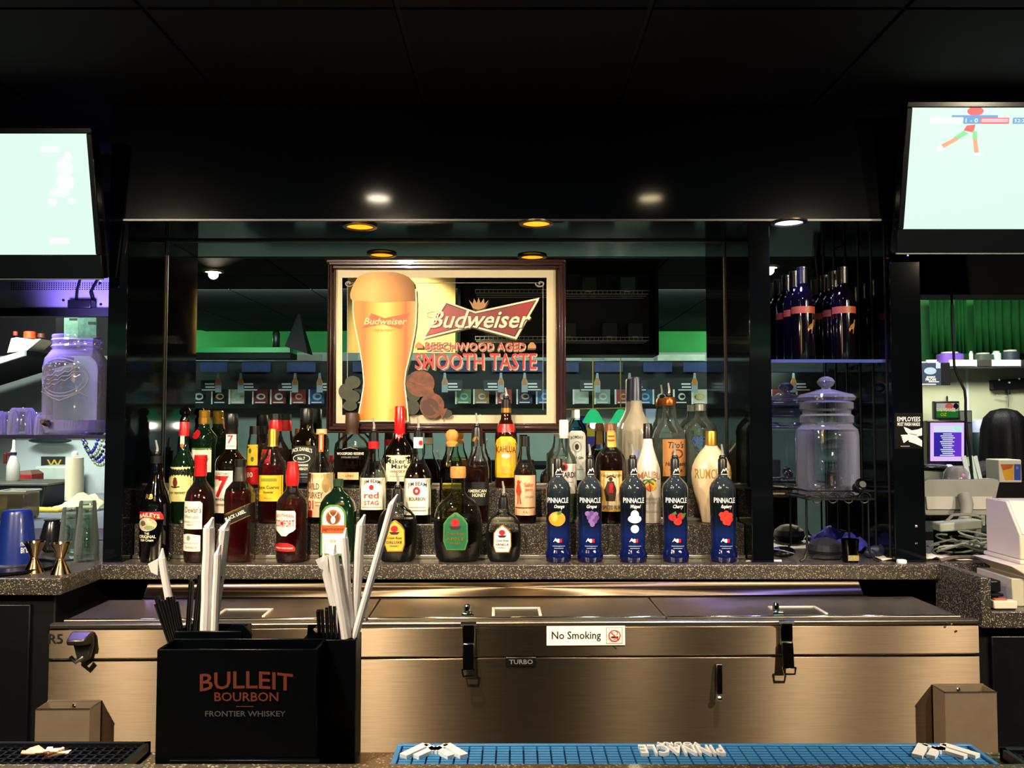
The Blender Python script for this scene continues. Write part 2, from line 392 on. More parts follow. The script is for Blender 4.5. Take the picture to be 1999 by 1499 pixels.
# bottle opener
x = kx(166)
op = obj('bottle_opener', M().prism([(x-.03, .832), (x+.024, .832), (x+.026, .80), (x+.018, .765), (x, .752), (x-.014, .765), (x-.024, .80)], -.012, 0, lambda a, b, c: (a, c, b)), mat('cast_metal', '57504a', .3, .9), ck, bevel=.003)
obj('hood', M().hexa([(x-.027, -.04, .806), (x+.014, -.04, .806), (x+.024, -.01, .80), (x-.028, -.01, .80)], [(x-.027, -.042, .818), (x+.016, -.042, .818), (x+.026, -.01, .834), (x-.03, -.01, .834)]), MATS['cast_metal'], op, bevel=.004)
obj('lip', M().tube([(x-.02, -.03, .775), (x-.004, -.036, .764), (x+.012, -.03, .775)], .005, 8), CHROME, op)
def catcher(px, py, nm):
    x = kx(px); z1 = kz(py); w = .066
    m = M(); 
    m.box(x-w, x+w, -.062, -.0605, z1-.21, z1).box(x-w, x+w, -.0055, -.004, z1-.21, z1+.004).box(x-w, x-w+.0015, -.0605, -.0055, z1-.21, z1).box(x+w-.0015, x+w, -.0605, -.0055, z1-.21, z1).box(x-w, x+w, -.062, -.004, z1-.212, z1-.21)
    c = obj('cap_catcher', m, mat('satin_steel', '8c7a66', .42, .55, noise=.06, nscale=30), ck)
    obj('rim', M().tube([(x-w, -.062, z1), (x+w, -.062, z1), (x+w, -.004, z1), (x-w, -.004, z1), (x-w, -.062, z1)], .0018, 6), CHROME, c)
    obj('screw', M().lathe([(.005, 0), (.005, .002), (.003, .004)], 10, (0, 0, 0)), CHROME, c, loc=(x, -.0055, z1-.01)).rotation_euler = (math.pi/2, 0, 0)
catcher(150, 1362, 'l'); catcher(1866, 1342, 'r')
# key lever, maker badge
x = kx(1400)
kl = obj('drain_lever', M().hexa([(x-.008, -.026, kz(1352)), (x+.006, -.026, kz(1352)), (x+.006, -.018, kz(1352)), (x-.008, -.018, kz(1352))], [(x-.006, -.012, kz(1296)), (x+.01, -.012, kz(1296)), (x+.01, 0, kz(1296)), (x-.006, 0, kz(1296))]), mat('dark_chrome'), ck, bevel=.002)
obj('knob', M().ball((x-.002, -.024, kz(1360)), .008, 10, 7), CHROME, kl)
bd = obj('badge', M().box(kx(987), kx(1047), -.004, 0, kz(1300), kz(1282)), BLKP, ck, bevel=.002)
d = Draw(lambda px, py, l: (kx(px), -.004 - l, kz(py)), bd); gm = mat('grey_print', '6d6a66', .4)
d.txt('lettering', gm, 'TURBO', 1017, 1291, 9, 46); d.flush()
for px in (1845, 1858, 1866, 1850): 
    obj('rivet', M().ball((kx(px), -.001, kz(1212 + random.uniform(6, 34))), .003, 8, 6), CHROME, ck)
def kplane(x, y, l): return Vector((0, CYF, 0)) + Matrix.Rotation(TH, 3, 'Z') @ Vector((kx(x), -.0012 - l, kz(y)))
# no smoking sticker and the R5 marking
st = thing('sticker', 'white NO SMOKING sticker on the upper front panel of the cooler', 'sticker')
d = Draw(kplane, st)
d.rect('backing', PAPERW, 1067, 1220, 1222, 1260, 2)
d.txt('lettering', DARKT, 'No Smoking', 1125, 1242.5, 20, 96)
d.rect('icon_panel', mat('grey_line', '77706a', .5), 1183, 1215, 1225, 1257, 2); d.rect('icon_panel', mat('icon_field', 'e4dcd0', .5), 1184, 1214, 1226, 1256, 2)
ring = []
for k in range(24):
    a0, a1 = 2*math.pi*k/24, 2*math.pi*(k+1)/24
    d.poly('pictogram', RED, [(1199+12*math.cos(a0), 1241+12*math.sin(a0)), (1199+12*math.cos(a1), 1241+12*math.sin(a1)), (1199+10*math.cos(a1), 1241+10*math.sin(a1)), (1199+10*math.cos(a0), 1241+10*math.sin(a0))])
d.line('pictogram', DARKT, [(1192, 1243), (1206, 1243)], 3.4); d.line('pictogram', DARKT, [(1203, 1239), (1205, 1234), (1201, 1231)], 1.2)
d.line('pictogram', RED, [(1191, 1233), (1207, 1249)], 2.2); d.flush()
st = thing('marking', 'black R5 lettering on the left end of the cooler front', 'lettering')
d = Draw(kplane, st); d.txt('lettering', DARKT, 'R5', 109, 1242, 19, 28); d.flush()
# ================================================================ front bar with its rail
fb = thing('front_bar', 'speckled brown stone bar top at the bottom edge of the picture', 'counter')
obj('bar_top', M().box(-1.6, 1.6, .38, .93, .945, .99), GRAN2, fb, bevel=.004)
obj('rail_floor', M().box(-1.6, 1.6, .93, 1.025, .945, .965), GRAN2, fb, bevel=.002)
obj('bar_front', M().box(-1.6, 1.6, .60, 1.0, 0, .945), BLKM, fb)
# blue rail mat
ZR = .965
bm_ = thing('bar_mat', 'blue rubber rail mat with raised white lettering', 'bar mat')
MBL = mat('blue_rubber', '2f78b4', .45, noise=.1, nscale=30); MBD = mat('blue_rubber_groove', '123a66', .6)
xa, xb = -.137, .549
obj('base', M().box(xa, xb, .937, 1.02, ZR, ZR + .006), MBD, bm_)
obj('rim', M().box(xa, xb, 1.014, 1.02, ZR, ZR+.012).box(xa, xb, .937, .943, ZR, ZR+.012).box(xa, xa+.006, .943, 1.014, ZR, ZR+.012).box(xb-.006, xb, .943, 1.014, ZR, ZR+.012), MBL, bm_, bevel=.001)
n = 42; rb = None
for k in range(n):
    x0 = xa + .008 + k * (xb - xa - .016) / n; wd = (xb - xa - .016) / n - .0022
    if rb is None:
        m = M()
        for j in range(9): m.box(0, wd, .945 + j*.0076, .945 + j*.0076 + .0058, ZR+.006, ZR+.011)
        rb = obj('rib_row', m, MBL, bm_, loc=(x0, 0, 0)); rb_me = rb.data
    else: obj('rib_row', rb_me, MBL, bm_, loc=(x0, 0, 0))
WR = mat('white_rubber', 'e9e9ea', .45)
def slab_text(t, cx, cy, h, wd, z, th, flip=True, shear=0):
    vs, fs, asp = text_mesh(t); m = M(); s = -1 if flip else 1
    top = [(cx + s*(x*wd + y*h*shear), cy + s*y*h, z + th) for x, y in vs]; bot = [(a, b, z) for a, b, c in top]
    m.add(top, fs); m.add(bot, [tuple(reversed(f)) for f in fs])
    ed = {}
    for f in fs:
        for a, b in zip(f, f[1:] + f[:1]):
            k = (min(a, b), max(a, b)); ed[k] = ed.get(k, 0) + 1
    m.add(top + bot, [(a, b, b+len(vs), a+len(vs)) for (a, b), c in ed.items() if c == 1]); return m
obj('lettering', slab_text('PINNACLE', .198, .995, .026, .098, ZR+.011, .004), WR, bm_)
obj('lettering', slab_text('VODKA', .198, 1.011, .010, .05, ZR+.011, .004), WR, bm_)
for cx in (-.09, .50):     # mountain emblem at both ends
    m = M()
    for pts in ([(-.035,.012),(-.012,-.02),(0,.0),(.012,-.02),(.035,.012)], [(-.02,.014),(0,-.012),(.02,.014)]):
        for (a, b), (c, d2) in zip(pts, pts[1:]): nx_, ny_ = (d2 - b) * .14, (c - a) * .14; m.hexa([(cx+a-nx_, .990-b-ny_, ZR+.010), (cx+a+nx_, .990-b+ny_, ZR+.010), (cx+c+nx_, .990-d2+ny_, ZR+.010), (cx+c-nx_, .990-d2-ny_, ZR+.010)], [(cx+a-nx_, .990-b-ny_, ZR+.015), (cx+a+nx_, .990-b+ny_, ZR+.015), (cx+c+nx_, .990-d2+ny_, ZR+.015), (cx+c-nx_, .990-d2-ny_, ZR+.015)])
    obj('emblem', m, WR, bm_)
# black grid mats
def grid_mat(x0, x1, y0, y1, label):
    t = thing('bar_mat', label, 'bar mat'); m = M()
    obj('base', M().box(x0, x1, y0, y1, ZR, ZR+.004), BLKM, t)
    obj('rim', M().box(x0, x1, y1-.006, y1, ZR, ZR+.014).box(x0, x1, y0, y0+.006, ZR, ZR+.014).box(x0, x0+.006, y0, y1, ZR, ZR+.014).box(x1-.006, x1, y0, y1, ZR, ZR+.014), BLKP, t)
    k = x0 + .012
    while k < x1 - .01: m.box(k, k+.003, y0+.006, y1-.006, ZR+.004, ZR+.011); k += .011
    for j in range(1, 7): m.box(x0+.006, x1-.006, y0+.006+j*.011, y0+.008+j*.011, ZR+.004, ZR+.011)
    obj('grid', m, BLKP, t); return t
grid_mat(-.66, -.433, .937, 1.02, 'black rubber grid mat on the rail at the lower left')
grid_mat(.573, .80, .937, 1.0, 'black rubber grid mat corner at the lower right')
# torn paper flower on the left mat
t = thing('paper_scrap', 'torn pink and cream paper scrap lying on the left black mat', 'paper')
for k in range(9):
    a = k * .7 + .2; L = random.uniform(.02, .034); cx, cy = -.535, .975; z = ZR + .0135 + k*.0008
    dx, dy = math.cos(a), math.sin(a) * .6
    m = M().hexa([(cx-dy*.006, cy+dx*.006, z), (cx+dy*.006, cy-dx*.006, z), (cx+dx*L+dy*.005, cy+dy*L-dx*.005, z+.004), (cx+dx*L-dy*.005, cy+dy*L+dx*.005, z+.004)],
                 [(cx-dy*.006, cy+dx*.006, z+.001), (cx+dy*.006, cy-dx*.006, z+.001), (cx+dx*L+dy*.005, cy+dy*L-dx*.005, z+.005), (cx+dx*L-dy*.005, cy+dy*L+dx*.005, z+.005)])
    obj('paper_strip', m, mat('pink_paper', 'e0a08c', .6) if k % 2 else CREAM, t)
# ================================================================ caddy with straws
cq = thing('bar_caddy', 'black plastic bar caddy for napkins and straws with dark red lettering', 'caddy', (0, 0, 0))
CP = mat('caddy_plastic', '04060a', .25, spec=.1, noise=.15, nscale=25)
def hollow(x0, x1, y0, y1, z0, z1, t=.003):
    return M().box(x0, x1, y0, y0+t, z0, z1).box(x0, x1, y1-t, y1, z0, z1).box(x0, x0+t, y0+t, y1-t, z0, z1).box(x1-t, x1, y0+t, y1-t, z0, z1).box(x0+t, x1-t, y0+t, y1-t, z0, z0+t)
obj('napkin_box', hollow(-.393, -.216, .937, .985, ZR, 1.110), CP, cq, bevel=.001)
obj('straw_cup', hollow(-.393, -.315, .985, 1.024, ZR, 1.118), CP, cq, bevel=.001)
obj('straw_cup', hollow(-.245, -.182, .985, 1.024, ZR, 1.108), CP, cq, bevel=.001)
obj('tray', hollow(-.315, -.245, .985, 1.024, ZR, 1.085), CP, cq, bevel=.001)
obj('base_lip', M().box(-.375, -.21, .931, .937, ZR, .992), CP, cq, bevel=.001)
for px0, px1 in ((430, 496), (597, 622)):
    a, b = P(px0, 1219, .99).x, P(px1, 1219, .99).x; zt = P(450, 1219, .99).z
    obj('divider_tab', M().prism([(a, 1.05), (b, 1.05), (b-.002, zt-.012), (b-.012, zt), (a+.014, zt), (a+.002, zt-.012)], .988, .992, lambda x, y, z: (x, z, y)), CP, cq)
d = Draw(plane(.937), cq); FR = mat('unlit_red_print', '6e2f23', .4); FG = mat('dark_grey_print', '4c4a4c', .4)  # red darkened to stand for lettering left unlit
d.txt('lettering', FR, 'BULLEIT', 481, 1333, 34, 182, arc=6); d.txt('lettering', FR, 'BOURBON', 481, 1360, 18, 125)
d.rect('lettering', FR, 461, 495, 1378, 1379.5, 1); d.txt('lettering', FG, 'FRONTIER WHISKEY', 479, 1393, 11, 157); d.flush()
WS = thin('wrapped_straw_paper', 'ffffff', 1.3, .4, 'f2eef0', .82); BS = mat('black_straw', '060608', .3)
G1 = 'wrapped straws in the caddy'; G2 = 'black stirring straws in the caddy'
def straw(a, b, Y, r, m, label, group, name, tear=False, Y2=None):
    p, q = P(a[0], a[1], Y), P(b[0], b[1], Y2 or Y)
    if name == 'drinking_straw':
        t = thing(name, label, 'straw', (0, 0, 0), 0, group)
        obj('wrapper', M().tube([p + (q-p)*k/5 + Vector((random.uniform(-1, 1)*.0004, 0, 0)) for k in range(6)], r, 10), m, t)
        u = (p - q).normalized(); tm = M().tube([p, p + u*.005 + Vector((r*.3, 0, 0)), p + u*.012 + Vector((r*.7, -.001, 0))], r, 6, r*.25)
        if tear: tm.add([p + Vector((-r, 0, 0)), p + Vector((-r*3.4, -.002, -.006)), p + Vector((-r*2.6, -.002, -.016)), p + Vector((-r, 0, -.02))], [(0,1,2,3)])
        obj('torn_tip', tm, m, t)
    else:
        tag(obj(name, M().tube([p, q], r, 6), m), label, 'straw', group)
for i, (a, b, Y, r, tr, lb) in enumerate([
    ((316, 1090), (345, 1255), 1.004, .0046, True, 'white wrapped straw leaning left with a torn paper flap, leftmost in the caddy'),
    ((408, 1030), (401, 1262), 1.0, .0068, False, 'broad white wrapped straw standing upright in the left cup'),
    ((438, 1034), (410, 1262), 1.01, .0068, False, 'white wrapped straw crossing behind the broad upright one'),
    ((425, 1082), (418, 1262), .997, .0045, False, 'short white wrapped straw in front of the two tall left ones'),
    ((632, 1098), (668, 1245), 1.0, .0052, False, 'white wrapped straw leaning left in the right cup'),
    ((650, 1082), (676, 1245), .996, .006, True, 'crumpled white wrapped straw with a torn flap in the right cup'),
    ((672, 1050), (684, 1245), 1.004, .0048, False, 'white wrapped straw with a torn top in the middle of the right cup'),
    ((705, 1024), (690, 1240), 1.01, .0056, False, 'tall upright white wrapped straw in the right cup'),
    ((766, 984), (692, 1245), 1.0, .0044, False, 'long white wrapped straw slanting far right out of the right cup')]):
    straw(a, b, Y, r, WS, lb, G1, 'drinking_straw', tr)
for k in range(16):
    tx = 303 + (k % 8) * 6.0 + random.uniform(-1, 1); ty = 1165 + abs((k % 8) - 3.5) * 4 + random.uniform(-6, 6) - (10 if k > 7 else 0)
    straw((tx, ty), (343 + (k % 8) * 3.2, 1290), .995 + (k // 8) * .012, .0021, BS, 'thin black stirring straw in the bundle at the left of the caddy', G2, 'stirring_straw')
for a, b in (((372, 1132), (362, 1290)), ((376, 1135), (366, 1290)), ((396, 1116), (374, 1290)), ((402, 1114), (380, 1290)), ((430, 1124), (398, 1290)), ((390, 1122), (372, 1290))):
    straw(a, b, 1.006, .0024, BS, 'black stirring straw standing tall among the white ones in the left cup', 'tall black straws in the left cup', 'stirring_straw')
for k in range(14):
    tx = 621 + (k % 7) * 8.0 + random.uniform(-1, 1); ty = 1196 - (k % 7) * 3 + random.uniform(-5, 5) - (8 if k > 6 else 0)
    straw((tx, ty), (628 + (k % 7) * 7.5, 1310), .996 + (k // 7) * .011, .0023, BS, 'thin black stirring straw in the bundle at the right of the caddy', 'black stirring straws in the right cup', 'stirring_straw')
# ================================================================ bottles
ROW = {1: (2.595, .936), 2: (2.688, 1.043), 3: (2.79, 1.147)}
GCLR = thin('bottle_glass', 'f8fbf9', 1.5, .03, 'c8d0c8', 0, 0, .04)
GCL2 = thin('clear_bottle_glass', 'f8fbf9', 1.5, .03, 'c8d4cc', 0, 0, .2); GGRN = thin('greenish_glass', 'ecf6ec', 1.5); GBLUE = thin('pale_blue_glass', 'c4dfe8', 1.5)
GDARK = mat('dark_bottle_glass', '0a0604', .05, coat=.5, noise=.1, nscale=8); GBLK = mat('black_bottle_glass', '050507', .06, coat=.5)
GGREEN = mat('dark_green_bottle_glass', '0a1c10', .05, coat=.5); GBRN = mat('brown_bottle_glass', '240a04', .05, coat=.5)
GRED = mat('red_spirit_glass', '5a0a06', .08, coat=.5)
def liq(n, t, body=None, bw=0): return thin(n, t, 1.2, .05, body, bw)
LWH = liq('whiskey', 'b85a1c', '5a1a04', .10); LRY = liq('dark_whiskey', '7a2c10', '2c0a03', .14); LGD = liq('gold_spirit', 'e0a840', '9a5a10', .15)
LRED = liq('red_liqueur', 'b82a14', '6a0a04', .16); LCLR = liq('clear_spirit', 'eef6f3', 'b8c4bc', .05); LDK = liq('dark_rum', '82340e', '3a0e04', .18); LCRN = liq('crown_whisky', '4a1e0c', '160602', .3)
BLKC = mat('black_cap', '0b0a0c', .35, coat=.2); REDC = mat('red_cap', 'b5171a', .35, coat=.3); WAX = mat('red_wax', 'c4161b', .25, coat=.5)
GLDC = mat('gold_cap', 'b98a34', .3, .8); SILC = mat('silver_cap', 'b9b6ae', .3, .8); WHC = mat('white_cap', 'e6ddd6', .4); CORK = mat('cork_stopper', 'b8823c', .7, noise=.2, nscale=60)
BLUC = mat('dark_blue_cap', '1a2238', .35); BRNC = mat('brown_cap', '6a3e18', .4); COPC = mat('copper_cap', '8a4a20', .3, .7)
YEL = mat('yellow_label', 'dfb61e', .5, noise=.06, nscale=40); BLKL = mat('black_label', '0b0b0d', .45); GRNL = mat('green_label', '0d5a38', .45, noise=.1, nscale=50)
ORL = mat('orange_label', 'd9a23a', .5, noise=.1, nscale=40); GREYP = mat('grey_label_print', '8a8580', .5); DGRN = mat('green_print', '4d7a34', .5); BRNL = mat('kraft_label', 'a8713a', .6, noise=.08, nscale=60)
PEACH = mat('peach_label', 'd9a983', .6, noise=.06, nscale=40); GRNP = mat('leaf_green_print', '3d6b2c', .5); PUR = mat('purple_print', '5a3a7c', .5); PIV = mat('ivory_label', 'ece4cf', .55, noise=.04, nscale=50)
BLUP = mat('blue_print', '2c44a8', .5)
def bottle(name, label, row, cx, prof, glass, n=2.0, dr=1.0, liquid=None, caps=(), pour=None, dec=(), cat='bottle', group='liquor bottles on the back bar', gname='glass_body', seg=28, dz=0):
    Y, z0 = ROW[row] if isinstance(row, int) else row
    Y += dz; s = (Y * math.cos(PIT) + (z0 + .12 - EYE) * math.sin(PIT)) / F
    X = (cx - CX) * s; by = proj((X, Y, z0))[1]
    root = thing(name, label, cat, (X, Y, z0), 0, group)
    pr = [(hw * s, max(0, (by - y) * s)) for y, hw in prof]
    zs = [p[1] for p in pr]; pr[0] = (pr[0][0], 0)
    m = M(); m.lathe([(pr[0][0] * .8, 0)] + [(pr[0][0], .002)] + pr[1:] if True else pr, seg, (0, 0, 0), n, dr)
    g = obj(gname, m, glass, root, ang=50)
    def R(z):
        if z <= pr[0][1]: return pr[0][0]
        for (r0, a), (r1, b) in zip(pr, pr[1:]):
            if a <= z <= b: return r0 + (r1 - r0) * ((z - a) / max(1e-6, b - a))
        return pr[-1][0]
    if liquid:
        ly, lm = liquid; zl = (by - ly) * s
        q = [(R(.004) * .90, .004)] + [(r * .94, z) for r, z in pr[1:] if .006 < z < zl] + [(R(zl) * .94, zl)]
        obj('liquid', M().lathe(q, seg, (0, 0, 0), n, dr), lm, root, ang=50)
    for cm, cp in caps:
        obj('cap', M().lathe([(hw * s, (by - y) * s) for y, hw in cp], 20), cm, root)
    if pour:
        py, ty = pour; zb = (by - py) * s; zt = (by - ty) * s; L = zt - zb
        po = obj('pourer', M().lathe([(.0085, 0), (.0105, .004), (.0105, .010), (.008, .014)], 14, (0, 0, zb)), BLKC, root)
        obj('spout', M().tube([(0, 0, zb + .012), (.001, 0, zb + L*.5), (-.003, -.004, zt)], .0048, 8, .0028), mat('spout_steel', 'b8b4b0', .3, .5), po)
    def fn(x, y, l):
        z = (by - y) * s; r = R(z); xr = max(-.975 * r, min(.975 * r, (x - cx) * s))
        dp = dr * r * max(0.0, 1 - (abs(xr) / r) ** n) ** (1 / n)
        return (xr, -(dp + .0004 + l), z)
    d = Draw(fn, g); d.curved = True
    # split decorations into labels with what is printed on them
    cur = None
    for it in dec:
        if it[0] == 'L':
            if cur: d.flush('label')
            d.parent = root; cur = True
            d.rows('label', it[1], it[2], 10, it[3] if len(it) > 3 else 3)
        elif it[0] == 'T': d.txt('lettering', it[1], *it[2:])
        elif it[0] == 'E': d.ell('emblem', it[1], *it[2:])
        elif it[0] == 'P': d.poly('emblem', it[1], it[2])
        elif it[0] == 'R': d.rect('band', it[1], *it[2:])
        elif it[0] == 'N': d.line('emblem', it[1], it[2], it[3])
    d.flush('label' if cur else None)
    return root
def rc(x0, x1, y0, y1): return [(y0, x0, x1), (y1, x0, x1)]
def ov(cx, cy, rx, ry, n=10): return [(cy - ry * math.cos(math.pi*i/n), cx - rx * math.sin(math.pi*i/n), cx + rx * math.sin(math.pi*i/n)) for i in range(n + 1)]
# ---- front row
bottle('cream_liqueur_bottle', 'black cream liqueur bottle with red arched label, leftmost of the front row', 1, 304, [(1092,26),(1084,29),(1000,29),(982,28),(962,23),(945,16),(925,12),(910,11),(895,11)], GBLK, caps=[(BLKC, [(905,11.5),(891,11.5)])], pour=(891, 860),
  dec=[('L', RED, [(997,281,322),(1003,276,326),(1012,274,327)]), ('N', GOLD, [(275,1012),(287,1008),(300,1006.5),(313,1008),(326,1012)], 1.2), ('T', CREAM, "BAILEYS", 302, 1006.5, 8, 40, 0, 4),
       ('L', mat('meadow_print','b9ae8c',.6,noise=.35,nscale=90), ov(299,1021,19,13)), ('E', mat('brown_print','5a4634',.6), 291, 1019, 6, 5), ('E', mat('field_green','7d8a5c',.6), 304, 1027, 10, 4),
       ('T', CREAM, 'THE', 300, 1038, 4, 10), ('T', CREAM, 'ORIGINAL', 300, 1044, 6, 34), ('T', CREAM, 'Irish Cream', 300, 1050.5, 5, 26), ('T', GOLD, 'RB', 302, 968, 9, 14)])
bottle('scotch_bottle', 'scotch bottle with red capsule and two white labels next to the cream liqueur', 1, 390, [(1092,27),(1086,29),(1000,29),(975,28.5),(960,25),(948,17),(938,11),(925,10)], GCLR, liquid=(950, LWH), caps=[(REDC, [(930,11.5),(926,12),(905,11),(900,12.5),(889,12)])],
  dec=[('L', PIV, [(977,362,400),(981,361,404),(1030,361,404)]), ('T', BRNC, "Dewar's", 386, 993, 12, 33), ('T', GREYP, 'White Label', 383, 1006, 7, 30), ('T', GREYP, 'BLENDED SCOTCH', 383, 1016, 3.5, 34), ('T', GREYP, 'WHISKY', 383, 1022, 3.5, 18),
       ('L', PIV, [(1039,376,382),(1042,362,402),(1072,361,402)]), ('E', GREYP, 379, 1047, 4, 5), ('T', GREYP, 'JOHN DEWAR', 382, 1057, 4, 34), ('T', GREYP, 'Scotland', 384, 1064, 5, 24)])
bottle('scotch_bottle', 'square scotch bottle with a slanted black and gold label', 1, 467.5, [(1092,25.5),(1086,26.5),(968,26.5),(955,24),(944,16),(936,10),(912,9)], GCLR, 4.0, .95, liquid=(958, LRED), caps=[(mat('grey_capsule','57534e',.35,.5), [(940,10.5),(912,9.8)]), (BLKC, [(912,10.5),(898,10.5)])],
  dec=[('L', BLKL, [(984,486,493.4),(990,471,493.4),(1000,449,493.4),(1004,441.6,493.4),(1009,441.6,488),(1020,441.6,464),(1027,441.6,449)], 1), ('N', GOLD, [(441.6,1004),(493,982)], 1.3), ('N', GOLD, [(441.6,1028),(493,1005)], 1.6), ('T', PIV, 'BLACK LABEL', 467, 1004, 7, 42, 0, 0, -.42), ('T', GOLD, 'JOHNNIE WALKER', 464, 997, 4, 34, 0, 0, -.42)])
bottle('liqueur_bottle', 'red-brown liqueur bottle with red bulb cap and white shield label', 1, 570, [(1092,28),(1086,30),(985,30),(975,27),(966,20),(956,12),(944,10.5)], GCLR, liquid=(972, LRED), caps=[(REDC, [(949,11.5),(940,13),(926,13.5),(915,11),(902,10)])],
  dec=[('L', PIV, [(995,544,582),(999,541,584),(1030,541,584),(1034,546,580),(1038,552,572),(1043,557,567)], 2), ('T', RED, 'SOUTHERN', 562, 1006, 6, 37, 0, 2), ('T', RED, 'COMFORT', 562, 1019, 13, 40), 
       ('L', RED, [(1056,553,570),(1060,543,580),(1065,541,584),(1072,541,584)]), ('T', PIV, 'THE SPIRIT OF NEW ORLEANS', 562, 1066, 3, 36)])
bottle('herbal_liqueur_bottle', 'flat dark green liqueur bottle with green-bordered label and orange band', 1, 659.5, [(1092,34),(1085,35),(992,35),(980,32),(968,24),(960,14),(953,9.5),(938,9)], GGREEN, 3.5, .62, caps=[(mat('green_cap','1c3a24',.35), [(950,10),(936,10)])],
  dec=[('L', DGRN, [(984,648,664),(988,639,672),(996,633,678),(1006,630.5,680),(1081,630,680)]), ('P', PIV, [(634,1006),(637,998),(642,992),(650,988),(662,988),(670,992),(675,999),(676,1006),(676,1077),(634,1077)]), ('E', ORANGE, 655, 1008, 14.5, 14.5), ('E', mat('stag_brown','6b3a1c',.5), 655, 1009, 12, 12), ('E', PIV, 655, 1013, 4.5, 7), ('N', PIV, [(655,1008),(649,1002),(647,997)], 1.5), ('N', PIV, [(655,1008),(661,1002),(663,997)], 1.5), ('R', ORANGE, 631, 679, 1023, 1038), ('T', DARKT, 'Jagermeister', 655, 1031, 9, 42), ('T', GREYP, '1878', 655, 1053, 5, 12)])
def crown(lbl, cx, sc, lab, lcol, t1, t2, hasp, dz=0, cork=False):
    q = lambda y, h: (1092 - (1092 - y) * sc, h * sc)
    pf = [q(1092,30),q(1086,36),q(1060,38.5),q(1035,39.5),q(1018,38),q(1006,34),q(996,26),q(990,16),q(983,11.5),q(970,11),q(957,11)] if cork else [q(1092,30),q(1086,36),q(1060,38.5),q(1035,39.5),q(1018,38),q(1006,34),q(996,26),q(990,16),q(985,11.5),q(972,11)]
    caps = [(CORK, [q(960,12),q(958,12.8),q(945,12.8),q(942,12)])] if cork else [(BLKC, [q(980,12),q(965,11.5),q(955,10)])]
    ly = lambda y: 1092 - (1092 - y) * sc; lx = lambda x: cx + (x - 776) * sc
    cy = lab; P2 = lambda *p: [(lx(a), ly(b)) for a, b in p]
    dec = [('L', GOLD if lcol is not GRNL else GRNP, [(ly(1014),lx(772),lx(776)),(ly(1022),lx(761),lx(787)),(ly(1032),lx(754),lx(793)),(ly(1060),lx(753.5),lx(793.5)),(ly(1074),lx(759),lx(789))]),
           ('P', lcol, P2((773,1016),(762,1024),(756,1033),(755.5,1059),(760,1072),(787,1072),(791.5,1059),(791,1033),(784,1024))),
           ('E', RED, lx(773), ly(1030), 7*sc, 6*sc), ('P', mat('crown_dark','3a1420',.5), P2((763,1036),(783,1036),(779,1041),(767,1041))), ('T', t2, 'Crown Royal' , lx(773), ly(1048), 6*sc, 28*sc, .25), ('T', t2, t1, lx(773), ly(1056), 5*sc, 30*sc), ('T', t2, 'WHISKY', lx(773), ly(1063), 3*sc, 18*sc)]
    return bottle('whisky_bottle', lbl, 1, cx, pf, GCLR, 2.6, .55, liquid=(ly(1006 + hasp), LCRN), caps=caps, pour=None if cork else (ly(956), ly(956) - 32), dec=dec, dz=dz, seg=32)
crown('round-shouldered whisky bottle with orange shield label and metal pourer', 776, 1.0, 0, ORL, 'DELUXE', DARKT, 6)
crown('largest round-shouldered whisky bottle with a green label and cork stopper', 894, 1.2, 0, GRNL, 'APPLE', GOLD, 22, cork=True)
crown('small round-shouldered whisky bottle with white shield label and metal pourer', 983, .88, 0, PIV, 'VANILLA', DARKT, 24)
PINB = None
